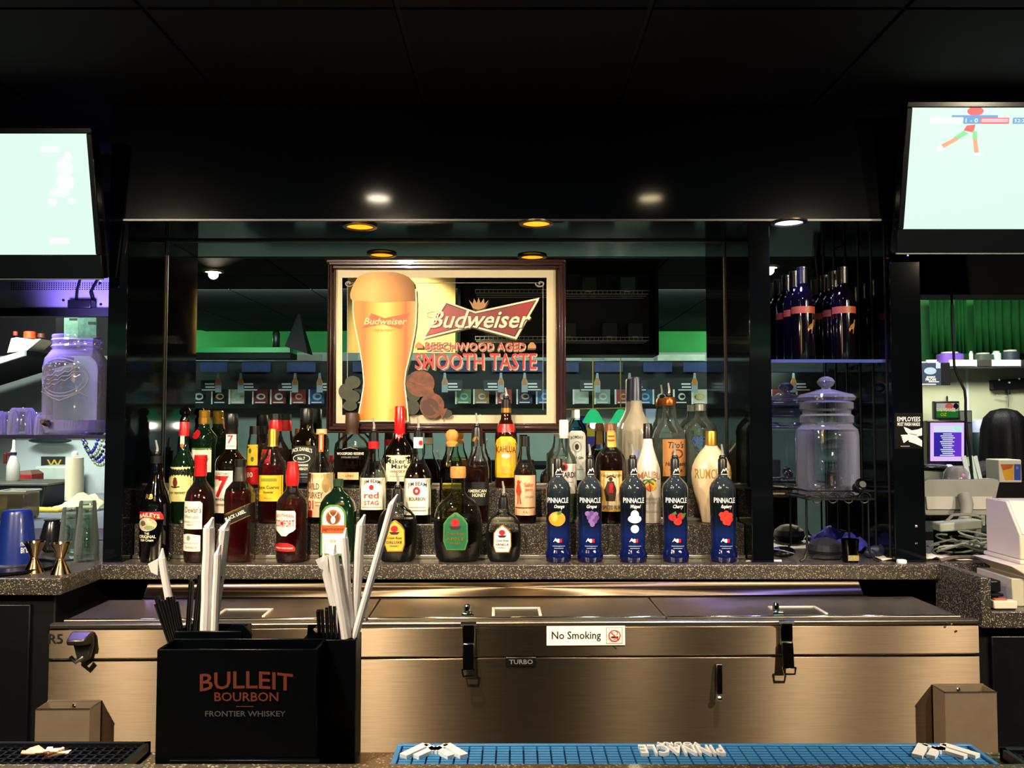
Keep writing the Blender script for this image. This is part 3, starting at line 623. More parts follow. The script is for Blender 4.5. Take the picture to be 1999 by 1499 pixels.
def pinnacle(cx, flavour, fruit, lab, k, pourer=True):
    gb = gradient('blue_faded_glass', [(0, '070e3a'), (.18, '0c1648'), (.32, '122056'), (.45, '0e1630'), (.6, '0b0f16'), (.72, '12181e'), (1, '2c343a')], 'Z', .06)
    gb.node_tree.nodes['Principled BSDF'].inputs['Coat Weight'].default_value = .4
    g = lambda y: y
    dec = [('T', WHITE, 'PINNACLE', cx - 1, 975.5, 10, 40), ('T', WHITE, flavour, cx + 1, 988, 9, 20, .3)]
    if fruit == 'orange': dec += [('E', mat('orange_fruit','e08a1c',.5,noise=.15,nscale=80), cx-3, 1011, 16, 14), ('E', mat('orange_light','eaa84a',.5), cx-9, 1008, 7, 8), ('P', GRNP, [(cx-3,998),(cx+6,994),(cx+4,1002),(cx-2,1003)])]
    if fruit == 'grape':
        for i, (a, b) in enumerate(((-9,1001),(-1,1000),(7,1002),(-6,1008),(2,1008),(9,1009),(-3,1015),(5,1015),(0,1021))): dec.append(('E', PUR if i % 2 else mat('grape_light','7c5aa0',.4), cx + 2 + a, b, 5, 5, 6))
    if fruit == 'cream': dec += [('E', WHITE, cx, 1011, 13, 8), ('E', WHITE, cx, 1003, 8, 9), ('E', mat('pale_blue_print','b0c0e0',.5), cx, 1030, 8, 8)]
    if fruit == 'cherry': dec += [('E', RED, cx-10, 1008, 7, 7, 6), ('E', mat('bright_red','d42a24',.4), cx, 1016, 8, 7, 6), ('E', RED, cx+6, 1006, 7, 7, 6), ('P', GRNP, [(cx+6,1002),(cx+17,1000),(cx+14,1008),(cx+8,1008)]), ('P', GRNP, [(cx-12,1001),(cx-4,996),(cx-2,1003)])]
    if fruit == 'raspberry':
        for i, (a, b) in enumerate(((-8,1003),(0,1000),(8,1004),(-6,1010),(2,1009),(8,1012),(-2,1017),(4,1018))): dec.append(('E', mat('bright_red') if i % 2 else mat('berry_red','c8321e',.4), cx + a, b, 5.4, 5.4, 6))
    dec += [('E', WHITE, cx-4, 1052, 3, 2), ('P', WHITE, [(cx-3,1049),(cx+1,1049),(cx+1,1056),(cx-3,1056)]), ('P', RED, [(cx+1,1049),(cx+6,1049),(cx+6,1056),(cx+1,1056)]), ('N', WHITE, [(cx-10,1055),(cx-6,1048),(cx-3,1055)], 1.2), ('N', mat('faint_print','7f8cb0',.5), [(cx-12,1063),(cx+12,1063)], 1.4), ('N', mat('faint_print'), [(cx-9,1067),(cx+9,1067)], 1.4)]
    dec.append(('N', WHITE, [(cx-5,924),(cx-1,916),(cx+1,920),(cx+4,914),(cx+7,922)], 1.6)); dec.append(('N', WHITE, [(cx-6,926),(cx+7,926)], 1.2))
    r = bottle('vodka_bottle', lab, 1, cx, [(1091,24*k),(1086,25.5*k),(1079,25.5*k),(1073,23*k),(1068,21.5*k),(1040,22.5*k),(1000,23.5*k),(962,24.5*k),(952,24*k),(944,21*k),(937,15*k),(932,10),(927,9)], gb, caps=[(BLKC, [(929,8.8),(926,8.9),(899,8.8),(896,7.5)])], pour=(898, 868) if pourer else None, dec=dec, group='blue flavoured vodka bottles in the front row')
    return r
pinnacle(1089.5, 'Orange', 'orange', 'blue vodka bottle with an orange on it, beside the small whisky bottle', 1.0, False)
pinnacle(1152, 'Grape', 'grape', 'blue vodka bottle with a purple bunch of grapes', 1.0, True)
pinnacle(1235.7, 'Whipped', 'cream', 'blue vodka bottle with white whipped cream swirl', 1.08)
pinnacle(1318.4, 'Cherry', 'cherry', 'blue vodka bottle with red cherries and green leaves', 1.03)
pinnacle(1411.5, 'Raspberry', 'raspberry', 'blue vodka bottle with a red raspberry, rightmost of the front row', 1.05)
# ---- second row
bottle('whiskey_bottle', 'dark green whiskey bottle with red capsule and pale yellow label', 2, 358, [(1018,24),(1012,26),(920,26),(908,24),(894,17),(880,10),(862,8.5),(850,8.5)], GGREEN, caps=[(REDC, [(852,9.5),(826,9.2),(824,8.5)])],
  dec=[('L', mat('pale_yellow_label','e0d28a',.55,noise=.05,nscale=40), [(911,334,381),(977,334,381)]), ('T', DARKT, 'JAMESON', 356, 923, 12, 44), ('E', mat('crest_brown','6a2a1c',.5), 352, 941, 5, 8), ('P', mat('crest_brown'), [(347,934),(352,930),(357,934)]), ('N', DARKT, [(343,948),(352,950),(361,948)], 2), ('T', DARKT, 'IRISH WHISKEY', 355, 960, 4, 34), ('L', CREAM, rc(354,362,851,868)), ('E', ORANGE, 358, 870, 3.5, 4)])
bottle('whiskey_bottle', 'whiskey bottle with a big red seven on its cream label', 2, 450, [(1018,27),(1012,29.5),(905,29.5),(896,27),(888,20),(880,13),(868,12),(846,11.5)], GDARK, 2.0, .88, caps=[(BLKC, [(848,12.5),(835,12),(833,13),(812,12.5),(808,11)])],
  dec=[('L', PIV, rc(422,462,918,999)), ('T', RED, '7', 440, 949, 42, 30), ('P', RED, [(434,937),(437,931),(440,928),(443,931),(446,937)]), ('T', mat('grey_label_print'), "SEAGRAM'S", 441, 925, 6, 30, 0, 2), ('T', DARKT, 'AMERICAN', 437, 973, 5, 26), ('T', DARKT, 'BLENDED', 437, 983, 4, 20), ('L', PIV, rc(443,462,846,877)), ('T', RED, '7', 452, 858, 16, 11), ('T', RED, 'SEVEN', 452, 871, 4, 14)])
bottle('tequila_bottle', 'golden-red tequila bottle with bright yellow label', 2, 532, [(1018,25),(1012,26.5),(912,26.5),(900,24),(890,16),(878,10.5),(850,9.5)], GCLR, 2.6, .8, liquid=(905, LRED), caps=[(GLDC, [(872,11),(868,9.8),(842,10),(838,9)])],
  dec=[('L', YEL, rc(507,556,927,977)), ('R', mat('olive_print','8a8a24',.5), 515, 546, 933, 939), ('T', DARKT, 'Jose Cuervo', 530, 951, 9, 40), ('T', DARKT, 'Especial', 530, 960, 6, 18), ('T', GREYP, 'TEQUILA', 530, 971, 3, 16)])
bottle('bourbon_bottle', 'bourbon bottle with cream label, red number 101 and orange neck strip', 2, 627, [(1018,25),(1012,26),(925,26),(912,23),(900,16),(888,11),(872,10),(845,9.5)], GCLR, liquid=(1000, LRY), caps=[(TAN, [(848,10.5),(838,10)])],
  dec=[('L', mat('beige_label','d8c096',.6,noise=.05,nscale=40), rc(602,652,922,1007)), ('T', mat('plum_print','6b2016',.5), 'WILD', 617, 948, 12, 24), ('T', mat('plum_print'), 'TURKEY', 620, 965, 12, 32), ('T', RED, '101', 610, 983, 17, 16), ('R', RED, 602, 616, 994, 1006, 3), ('E', mat('bird_brown','a88a52',.6), 641, 945, 7, 14), ('P', mat('bird_brown'), [(637,932),(640,925),(643,932)]), ('N', GREYP, [(622,978),(645,978)], 1), ('N', GREYP, [(622,984),(645,984)], 1), ('L', ORANGE, rc(624,633,846,882)), ('N', PIV, [(628.5,850),(628.5,878)], 2)])
bottle('bourbon_bottle', 'bourbon bottle whose white label reads in red script, with pourer', 2, 729, [(1018,25),(1012,26),(935,26),(920,22),(905,15),(892,10.5),(872,9.5)], GCLR, 3.0, .9, liquid=(990, LRY), caps=[(REDC, [(876,10.5),(862,10.5)]), (BLKC, [(863,10),(845,9.5)])], pour=(846, 816),
  dec=[('L', PIV, rc(704,754.5,932,993)), ('T', DARKT, 'JIM BEAM', 730, 942, 9, 32, 0, 3), ('E', RED, 729, 950, 4.5, 5), ('T', mat('bright_red'), 'red', 729, 965, 12, 28), ('T', mat('bright_red'), 'STAG', 729, 979.5, 8, 28), ('N', GREYP, [(712,988),(748,988)], 1)])
bottle('bourbon_bottle', 'bourbon bottle with white label and round red seal, with pourer', 2, 816, [(1018,26),(1012,27),(935,27),(920,23),(905,15),(893,10.5),(872,10)], GCLR, 3.0, .9, liquid=(905, LRY), caps=[(BLKC, [(858,9.5),(842,9)])], pour=(844, 815),
  dec=[('L', PIV, rc(791,842,933,1003)), ('T', DARKT, 'JIM BEAM', 817, 947, 10, 36, 0, 3), ('E', RED, 816, 957, 7, 8), ('E', PIV, 816, 957, 2.5, 3), ('T', DARKT, 'BOURBON', 817, 972, 7, 31), ('N', GREYP, [(800,988),(834,988)], 1), ('N', GREYP, [(800,994),(834,994)], 1.5), ('L', PIV, rc(808,827,854,875)), ('E', RED, 822, 865, 4, 5)])
bottle('tequila_bottle', 'squat clear tequila bottle with a round cork stopper', 2, 882, [(1018,23),(1012,24),(925,24),(912,23),(898,19),(888,14.5),(880,12.5),(868,12)], GGRN, 2.6, .8, liquid=(902, liq('pale_tequila','e8dca0')), caps=[(CORK, [(872,11),(864,12),(862,9),(858,11),(850,13),(843,10.5),(839,5)])])
bottle('honey_liqueur_bottle', 'clear-necked liqueur bottle with black cap and dark amber filling', 2, 931, [(1018,23),(1012,24),(915,24),(902,21),(892,15),(880,11.5),(866,11)], GCLR, 2.4, .9, liquid=(910, LWH), caps=[(BLKC, [(872,12),(868,11.5),(842,10.5),(835,9)])], pour=(836, 807),
  dec=[('L', BLKL, rc(908,955,940,985)), ('T', CREAM, 'AMERICAN', 932, 957, 6, 36), ('T', CREAM, 'HONEY', 936, 965, 7, 26), ('L', GOLD, [(853,926,933),(858,922,935),(862,922,930)]),])
bottle('spiced_rum_bottle', 'amber rum bottle with peach label showing a red dancer', 2, 1025, [(1018,21),(1012,22),(922,22),(910,18),(898,12),(886,9.5),(868,9)], GCLR, liquid=(915, LWH), caps=[(BLKC, [(872,9.5),(852,9)])],
  dec=[('L', PEACH, rc(1005,1045,927,1004)), ('E', mat('dancer_red','a83a1c',.5), 1012, 941, 3, 5), ('P', mat('dancer_red'), [(1009,945),(1015,945),(1018,958),(1015,966),(1010,966),(1007,958)]), ('N', mat('dancer_red'), [(1011,966),(1011,982)], 2), ('N', mat('dancer_red'), [(1014,966),(1016,982)], 2), ('N', mat('dancer_red'), [(1009,950),(1017,938)], 1.6), ('T', ORANGE, 'Sailor', 1032, 945, 8, 18), ('T', ORANGE, 'Jerry', 1032, 955, 8, 16), ('T', GREYP, 'SPICED', 1033, 968, 4, 16), ('N', DARKT, [(1006,989),(1044,989)], 1.4), ('T', DARKT, '1 L', 1026, 997, 4, 8)])
bottle('white_rum_bottle', 'clear rum bottle with white cap and white label', 2, 1101, [(1018,24),(1012,25.5),(905,25.5),(892,22),(880,14),(868,10.5),(850,9.5)], GCL2, liquid=(890, LCLR), caps=[(WHC, [(856,9.4),(822,9),(820,8)])],
  dec=[('L', WHC, rc(1078,1125,905,962)), ('E', RED, 1099, 911, 8, 8), ('E', BLKL, 1099, 912, 4, 5), ('T', DARKT, 'BACARDI', 1101, 926, 11, 42), ('N', GREYP, [(1085,940),(1118,940)], 1), ('E', BLKL, 1108, 952, 4, 5)])
bottle('spiced_rum_bottle', 'dark rum bottle with pale gold label of a standing caped figure', 2, 1192, [(1018,28),(1012,30),(905,30),(892,28),(882,22),(874,13),(866,10.5),(842,10)], GCLR, 2.0, .88, liquid=(884, LDK), caps=[(BRNC, [(844,11),(829,10.5),(827,9)])],
  dec=[('L', ORL, rc(1170,1212,918,996)), ('P', CREAM, [(1172,921),(1210,921),(1210,993),(1172,993)]), ('T', GOLD, 'Captain Morgan', 1191, 927, 8, 38), ('E', mat('coat_dark','3a2214',.5), 1189, 934, 4, 4), ('P', mat('coat_dark'), [(1183,938),(1195,938),(1200,955),(1197,976),(1180,976),(1177,955)]), ('P', RED, [(1187,942),(1193,942),(1194,960),(1186,960)]), ('N', mat('coat_dark'), [(1181,931),(1190,927),(1198,931)], 2.5), ('T', BRNC, 'SPICED RUM', 1191, 988, 8, 34), ('L', ORL, rc(1185,1203,841,873)), ('N', RED, [(1186,852),(1202,852)], 3), ('N', RED, [(1186,860),(1202,860)], 3)])
bottle('coconut_rum_bottle', 'opaque white rum bottle with palm tree print and black cap', 2, 1265, [(1016,23),(1010,24.5),(930,24.5),(915,23.5),(900,19),(885,14),(872,10.5),(855,8.6)], mat('white_coated_glass','e4d6c8',.3,coat=.4), caps=[(BLKC, [(857,9),(829,8.6),(827,7.5)])],
  dec=[('T', BRNL, 'MALIBU', 1265, 931, 13, 43, 0, 6), ('E', ORL, 1267, 946, 11, 11), ('E', mat('sun_red','c8541c',.5), 1264, 951, 6, 6), ('N', BRNC, [(1266,958),(1264,944),(1262,936)], 2), ('N', GRNP, [(1250,940),(1257,935),(1263,936),(1270,933),(1277,938)], 2.5), ('N', GRNP, [(1254,945),(1262,936),(1272,944)], 2.5), ('T', GREYP, 'CARIBBEAN RUM', 1268, 971, 4, 34), ('T', GREYP, 'COCONUT', 1268, 978, 4, 26), ('N', GREYP, [(1256,995),(1280,995)], 1)])
bottle('cream_rum_bottle', 'egg-shaped cream-coloured bottle with gold cap, far right of the tiers', 2, 1389, [(1017,19),(1010,21),(985,27),(960,34),(940,38),(925,39),(910,37),(896,31),(884,23),(874,14),(868,11)], mat('cream_coated_glass','dcc4a0',.3,coat=.4), 2.0, .75, caps=[(GOLD, [(870,11.5),(845,11),(842,10)])],
  dec=[('T', mat('dull_gold','a08038',.5), 'RUMCHATA', 1390, 924, 19, 72)], seg=32)
# ---- third row against the mirror
bottle('gin_bottle', 'dark green gin bottle with round red seal and ribbed metal cap', 3, 398, [(951,21),(946,22),(872,22),(860,24),(850,23),(842,16),(834,10.5),(822,10)], GGREEN, caps=[(GLDC, [(828,11),(816,11),(815,10),(803,10.5),(801,9)])],
  dec=[('E', REDC, 389, 848, 9, 9), ('L', PIV, rc(378,417,876,921)), ('R', DGRN, 378, 417, 874, 878), ('T', GREYP, 'Tanqueray', 397, 896, 8, 34, .3), ('N', GREYP, [(382,908),(412,908)], 1)])
bottle('lemon_vodka_bottle', 'slim bottle with yellow lemon label behind the big red seven', 3, 496, [(951,13),(946,13.5),(872,13.5),(862,12),(852,9.5),(846,9)], GCLR, liquid=(870, LGD), caps=[(BLKC, [(848,9.5),(832,9)])], dec=[('L', YEL, rc(486,506,868,908)), ('E', GRNP, 492, 880, 3, 5), ('E', GRNP, 497, 896, 3, 5), ('L', REDC, rc(485,507,912,945)), ('T', PIV, '80', 492, 926, 10, 12)])
bottle('cinnamon_whisky_bottle', 'amber bottle with red neck foil and fiery red label', 3, 537, [(951,26),(946,27),(885,27),(872,23),(860,16),(848,12.5),(835,11),(820,10)], GCLR, liquid=(880, LWH), caps=[(mat('red_foil','c01c1c',.3,.3), [(842,12.5),(832,12.5),(820,10.5)]), (BLKC, [(820,10.8),(808,10.5)])],
  dec=[('L', REDC, rc(509,536,877,925)), ('T', DARKT, 'WILD', 523, 890, 8, 22, .2), ('T', DARKT, 'FIRE', 523, 904, 8, 20, .2)])
bottle('tennessee_whiskey_bottle', 'square dark whiskey bottle with black and white label and black cap', 3, 598, [(951,25),(946,26),(862,26),(852,23),(844,14),(836,12),(820,11.5)], GDARK, 4.0, .95, caps=[(BLKC, [(826,12),(824,12.5),(800,12.5),(797,11)])],
  dec=[('L', BLKL, rc(574,621,870,941)), ('T', PIV, "JACK DANIEL'S", 595, 881, 10, 40, 0, 4), ('E', PIV, 595, 894, 17, 8), ('E', BLKL, 595, 894, 15.5, 6.8), ('T', PIV, 'No.7', 595, 894, 6, 14), ('T', PIV, 'Tennessee', 595, 906, 6, 26), ('T', PIV, 'WHISKEY', 595, 914, 5, 26), ('N', GREYP, [(580,924),(612,924)], 1.5), ('N', GREYP, [(580,930),(612,930)], 1)])
bottle('bourbon_bottle', 'broad flat bourbon bottle with cork cap and white printed lettering', 3, 687, [(951,32),(946,34),(878,34),(866,32),(856,24),(849,15),(844,12)], GCLR, 3.0, .55, liquid=(876, LRY), caps=[(mat('dark_wood_cap','3a2416',.5), [(848,12.5),(838,12),(834,13.5),(808,13),(806,12)])],
  dec=[('T', PIV, 'WOODFORD RESERVE', 687, 885, 5, 52), ('T', GREYP, 'DISTILLERS SELECT', 687, 892, 3, 34), ('N', GREYP, [(672,877),(687,873),(702,877)], 1), ('L', TAN, rc(663,704,921,935)), ('T', BRNC, '1 LITRE', 684, 928, 4, 20)])
bottle('bourbon_bottle', 'bourbon bottle with dripping red wax on its long neck', 3, 780, [(951,27),(946,29),(892,29),(878,26),(866,18),(856,12),(845,10),(815,9.5)], GDARK, 3.0, .9, caps=[(WAX, [(852,9.5),(846,11),(830,10.8),(815,10.8),(812,10),(796,10.2),(793,9)])],
  dec=[('P', WAX, [(772,846),(774,858),(777,852),(780,862),(783,852),(786,856),(788,846)]), ('L', CREAM, [(888,752,808),(938,752,808)]), ('T', DARKT, "Maker's", 780, 899, 10, 46), ('T', DARKT, 'Mark', 784, 909, 9, 32), ('T', BRNC, 'WHISKY', 780, 919, 5, 30), ('N', GREYP, [(765,928),(795,928)], 1)])
bottle('coffee_liqueur_bottle', 'tall brown liqueur bottle with yellow arched label and pourer', 3, 988, [(951,21),(946,22),(852,22),(840,20),(828,16),(818,11),(808,9.5),(796,9)], GBRN, caps=[(GOLD, [(806,10),(797,10)]), (BLKC, [(797,9.5),(780,9)])], pour=(781, 757),
  dec=[('L', REDC, rc(972,1004,828,844)), ('L', YEL, [(852,978,998),(858,970,1006),(868,967,1009),(931,967,1009)]), ('P', ORL, [(972,872),(975,862),(982,857),(994,857),(1001,862),(1004,872),(1004,905),(972,905)]), ('T', mat('brick_print','7a2410',.5), 'KAHLUA', 988, 878, 12, 38, 0, 2), ('E', PIV, 988, 889, 9, 4), ('E', ORL, 986, 916, 12, 8)])
bottle('gin_bottle', 'tall slim pale blue gin bottle with arched grey label', 3, 1127, [(951,18),(946,19),(842,19),(832,16),(824,10),(816,6.5)], GBLUE, 3.5, .9, liquid=(834, liq('pale_gin','c4e2ea')), caps=[(WHC, [(820,5.5),(800,5)])],
  dec=[('L', mat('silver_label','b8bcb4',.5), [(841,1114,1134),(845,1110,1140),(852,1109,1142),(936,1109,1142)]), ('T', DARKT, 'BOMBAY', 1125, 855, 6, 24, 0, 2), ('E', GREYP, 1125, 872, 9, 11), ('E', mat('silver_label'), 1125, 872, 7, 9), ('E', DARKT, 1125, 872, 4, 6), ('T', DARKT, 'DRY GIN', 1126, 893, 5, 22), ('N', GREYP, [(1114,915),(1138,915)], 1)])
bottle('vodka_bottle', 'tall frosted vodka bottle with long dark blue capsule', 3, 1243, [(951,26),(946,28),(838,28),(826,25),(812,17),(802,12.5),(792,11),(778,10.5)], thin('frosted_glass','dcdcd4',1.4,.4,'b8ac98',.55), liquid=None, caps=[(BLUC, [(800-18,11.5),(779,11),(740,10.5),(736,9)])],
  dec=[('T', mat('grey_label_print'), 'GREY GOOSE', 1243, 868, 7, 42), ('N', PIV, [(1248,838),(1253,848),(1258,852)], 2), ('E', mat('faint_print'), 1243, 885, 12, 8), ('T', mat('faint_print'), 'VODKA', 1243, 900, 5, 22)])
bottle('vodka_bottle', 'clear vodka bottle with kraft brown label and copper-ringed neck', 3, 1307, [(951,29),(946,31),(856,31),(842,28),(830,20),(818,14.5),(800,12.5),(788,12)], GCL2, liquid=(845, LCLR), caps=[(COPC, [(792,13),(786,13.5),(778,12),(775,10)])], pour=(776, 748),
  dec=[('L', BRNL, rc(1289,1338,857,928)), ('T', DARKT, "Tito's", 1314, 868, 13, 32, .2), ('E', mat('seal_dark','5a2c18',.5), 1317, 885, 12, 9), ('E', BRNL, 1317, 885, 8, 6), ('T', DARKT, 'Handmade', 1314, 904, 8, 40, .2), ('T', DARKT, 'VODKA', 1314, 917, 6, 26)])
bottle('vodka_bottle', 'short-necked clear vodka bottle with blue printed letters', 3, 1369, [(951,29),(946,31),(845,31),(832,28),(822,20),(815,13),(808,10.5),(800,10)], GCL2, liquid=(836, LCLR), caps=[(SILC, [(802,10.5),(790,10.5),(789,9.5)])],
  dec=[('T', BLUP, 'ABSOLUT', 1368, 857, 9, 44), ('T', BLUP, 'VODKA', 1366, 867, 9, 36), ('N', BLUP, [(1352,878),(1386,878)], 1), ('N', BLUP, [(1352,884),(1386,884)], 1)])
bottle('liqueur_bottle', 'blue-black bottle with rounded stopper beside the left pier', 3, 360, [(951,12.5),(946,13),(870,13),(858,12),(848,10),(835,8.5),(820,8)], mat('blue_black_glass','070b22',.06,coat=.5), caps=[(GBLK, [(825,9),(818,9),(812,6),(808,10),(802,11),(796,7)])])
# ================================================================ framed beer mirror
YS = 2.833
sg = thing('beer_sign', 'framed beer advertising mirror with a tall glass of beer, hung above the bottles', 'sign')
FRM = mat('mahogany_frame', '2a0f0c', .25, coat=.4, noise=.2, nscale=12)
def fbar(x0, x1, y0, y1, d0, d1, nm='frame_rail', mm=None):
    a, b = P(x0, y1, YS), P(x1, y0, YS); return obj(nm, M().box(a.x, b.x, YS - d1, YS - d0, a.z, b.z), mm or FRM, sg, bevel=.003)
for o, i_, d0, d1 in ((0, 7, -.02, .012), (6, 13, -.02, .024), (12, 19, -.02, .014)):
    X0, X1, Y0, Y1 = 638 + o, 1104 - o, 507 + o, 845 - o; t = i_ - o
    fbar(X0, X1, Y0, Y0 + t, d0, d1); fbar(X0, X1, Y1 - t, Y1, d0, d1); fbar(X0, X0 + t, Y0 + t, Y1 - t, d0, d1); fbar(X1 - t, X1, Y0 + t, Y1 - t, d0, d1)
a, b = P(655, 828, YS), P(1087, 524, YS)
gl = obj('mirror_glass', M().box(a.x, b.x, YS, YS + .006, a.z, b.z), MIRROR, sg)
d = Draw(plane(YS), sg)
FRO = mat('frosted_silver', 'b5a98e', .55, .25, noise=.22, nscale=900)
d.rect('border', FRO, 656, 1086, 526, 542, 1); d.rect('border', FRO, 656, 1086, 810, 827, 1); d.rect('border', FRO, 656, 668, 542, 810, 1); d.rect('border', FRO, 1067, 1086, 542, 810, 1)
LNE = mat('grey_etch', '8c877c', .5)
for q in (((678, 552), (1060, 552)), ((678, 552), (678, 800)), ((1060, 552), (1060, 800))): d.line('etched_line', LNE, list(q), .8)
for cx, cy, sx in ((681, 553, 1), (1055, 553, -1), (676, 792, 1)):
    pts = [(cx + sx * (10 * math.cos(t) * (1 - t / 9)), cy + 7 * math.sin(t) * (1 - t / 9)) for t in [k * .45 for k in range(18)]]; d.line('etched_line', LNE, pts, 1.6)
sx, sy = (lambda v: 620 + v / 3.944), (lambda v: 480 + v / 3.944)
W1 = mat('beechwood_print', '5e3019', .6, noise=.4, nscale=60); W2 = mat('beechwood_dark', '3c1c10', .6); HOP = mat('hop_green_print', '20260f', .6, noise=.3, nscale=60)
for cx, cy, rx, ry in ((270, 1050, 60, 50), (215, 1120, 55, 60), (265, 1160, 60, 50), (250, 1230, 55, 40), (740, 1130, 60, 70), (730, 1240, 55, 60), (1000, 1290, 35, 30)): d.ell('hop_cone#%d' % (cx * 2 + cy), HOP, sx(cx), sy(cy), rx / 3.944, ry / 3.944)
d.ell('beechwood#1', W1, sx(790), sy(1060), 28, 26); d.ell('beechwood#2', W2, sx(740), sy(1020), 15, 9); d.ell('beechwood#3', W1, sx(880), sy(1230), 24, 25); d.ell('beechwood#4', W2, sx(865), sy(1240), 17, 17)
d.poly('beechwood#5', W1, [(sx(690), sy(1040)), (sx(760), sy(960)), (sx(880), sy(1060)), (sx(900), sy(1150)), (sx(830), sy(1190)), (sx(800), sy(1080))]); d.poly('beechwood#6', W1, [(sx(860), sy(1215)), (sx(900), sy(1240)), (sx(940), sy(1290)), (sx(925), sy(1300)), (sx(890), sy(1265))]); d.poly('beechwood#7', W1, [(sx(930), sy(1260)), (sx(1000), sy(1250)), (sx(960), sy(1340))])
BEER = gradient('beer_print', [(0, 'b87418'), (.18, 'b0640e'), (.34, 'd89a34'), (.52, 'e8b864'), (.66, 'd8942e'), (.84, '9c540c'), (1, 'c09048')], 'X', .5)
FOAM = gradient('foam_print', [(0, 'b8864a'), (.35, 'cc9c60'), (.7, 'a87440'), (1, '744820')], 'X', .6)
def R_(l): return [(sy(y), sx(a), sx(b)) for y, a, b in l]
d.rows('glass_edge', CREAM, R_([(330,262,760),(430,268,765),(500,268,765),(600,280,760),(700,302,745),(800,322,725),(900,338,700),(960,345,684),(1050,352,674),(1100,347,678),(1200,330,690),(1300,310,700),(1352,304,702)]), 2)
d.rows('beer_glass', BEER, R_([(380,280,752),(430,276,756),(500,275,755),(600,288,750),(700,310,735),(800,330,715),(900,345,690),(960,352,675),(1050,360,665),(1100,355,668),(1200,338,680),(1300,318,690),(1345,312,692)]), 6)
d.rows('foam', FOAM, R_([(200,430,570),(206,390,610),(218,345,655),(240,310,702),(280,285,742),(330,262,750),(370,250,752),(400,252,752),(425,270,754)]), 6)
d.ell('foam', FOAM, sx(500), sy(405), 58, 7)
d.poly('bow_tie', mat('rust_print', 'a8481c', .5), [(sx(x), sy(y)) for x, y in ((345,632),(415,518),(515,556),(715,515),(640,640),(500,602))])
d.txt('lettering', mat('pale_amber_print', 'e8b87a', .5), 'Budweiser', sx(525), sy(580), 13, 82, .3); d.txt('lettering', mat('amber_print', 'b87820', .5), 'DRAUGHT', sx(515), sy(648), 4, 40)
CRM = mat('pale_rose_print', 'd8c0a8', .5); BRD = gradient('bow_tie_red', [(0, '9c1418'), (.3, '820e12'), (.7, '660a0e'), (1, '861216')], 'X', .4)
d.poly('bow_tie', CRM, [(sx(x), sy(y)) for x, y in ((805,718),(985,424),(1215,505),(1710,398),(1530,718),(1185,622))])
d.poly('bow_tie', mat('outline_dark', '30100e', .5), [(sx(x), sy(y)) for x, y in ((828,698),(992,440),(1215,519),(1686,416),(1520,700),(1185,608))])
d.poly('bow_tie', BRD, [(sx(x), sy(y)) for x, y in ((838,690),(996,450),(1215,526),(1672,426),(1514,690),(1185,600))])
GCR = mat('crown_gold_print', '9a6e40', .5)
d.poly('crown', GCR, [(sx(x), sy(y)) for x, y in ((1195,480),(1165,415),(1195,445),(1205,405),(1225,440),(1240,398),(1255,440),(1280,405),(1285,445),(1318,415),(1285,475),(1240,492))])
for dx, dy, mm in ((1.6, 1.6, mat('outline_dark')), (0, 0, CRM)): d.txt('lettering', mm, 'Budweiser', sx(1260) + dx, sy(565) + dy, 34, 192, .35)
el = [(sx(885 + 55 * math.cos(t)), sy(515 + 26 * math.sin(t))) for t in [k * .42 for k in range(16)]]; d.line('lettering', CRM, el, 1.8); d.line('lettering', CRM, [(sx(935), sy(510)), (sx(910), sy(590)), (sx(870), sy(612))], 2.5)
RSM = mat('sign_red', '9a161a', .45)
for dx, dy, mm in ((1.2, 1, CRM), (0, 0, RSM)):
    d.txt('lettering', mm, 'BEECHWOOD AGED', sx(1215) + dx, sy(772) + dy, 15.5, 196); d.txt('lettering', mm, 'SMOOTH TASTE', sx(1218) + dx, sy(888) + dy, 32, 238)
for cx in (780, 1650): d.rows('crown', GCR, R_([(742,cx-10,cx+10),(765,cx-30,cx+30),(788,cx-32,cx+32)]), 2)
d.flush()
# ================================================================ televisions
SCR = mat('screen_pitch', '000000', .3, emit='dcfdea', es=1.07); SW = mat('screen_white', '000000', .3, emit='ffffff', es=1.1)
def tv(name, label, px, py, Yb, side):
    """32 inch set, bottom edge of the picture at depth Yb, leaning forward"""
    W, H, T = .70, .394, math.radians(12)
    k = .894; e = P(px, py, Yb)
    t = thing(name, label, 'television', (e.x + (-k*W/2 if side < 0 else k*W/2), Yb, e.z)); t.rotation_euler = (T, 0, 0); t.scale = (k, k, k)
    obj('screen', M().box(-W/2, W/2, -.001, .002, 0, H), SCR, t)
    obj('bezel', M().box(-W/2-.02, W/2+.02, -.006, .03, -.08, 0).box(-W/2-.02, W/2+.02, -.006, .03, H, H+.02).box(-W/2-.02, -W/2, -.006, .03, 0, H).box(W/2, W/2+.02, -.006, .03, 0, H), mat('tv_gloss_black', '0a0c10', .12, coat=.3), t, bevel=.003)
    obj('back_shell', M().box(-W/2-.018, W/2+.018, .0022, .05, -.075, H+.018), BLKP, t, bevel=.006)
    obj('silver_trim', M().box(-W/2-.02, W/2+.02, -.007, .0, -.084, -.08), mat('silver_trim', 'b8c0b4', .25, .9), t)
    obj('wall_arm', M().box(-.04, .04, .05, .50, .12, .20), BLKM, t)
    obj('power_light', M().ball((-W/2 + .02 if side > 0 else W/2 + .01, -.006, -.088), .003, 8, 6), mat('blue_indicator', '000000', .3, emit='5a6aff', es=6), t)
    return t, W, H
t, W, H = tv('television', 'television on the left with a pale green picture, leaning forward', 188, 497, 2.5, -1)
sc = lambda x, y, l: (x, -.0015 - l, y)
d = Draw(lambda x, y, l: (W/2 - .002 - (188 - x) * .0017, -.0015 - l, (497 - y) * .00163), t)
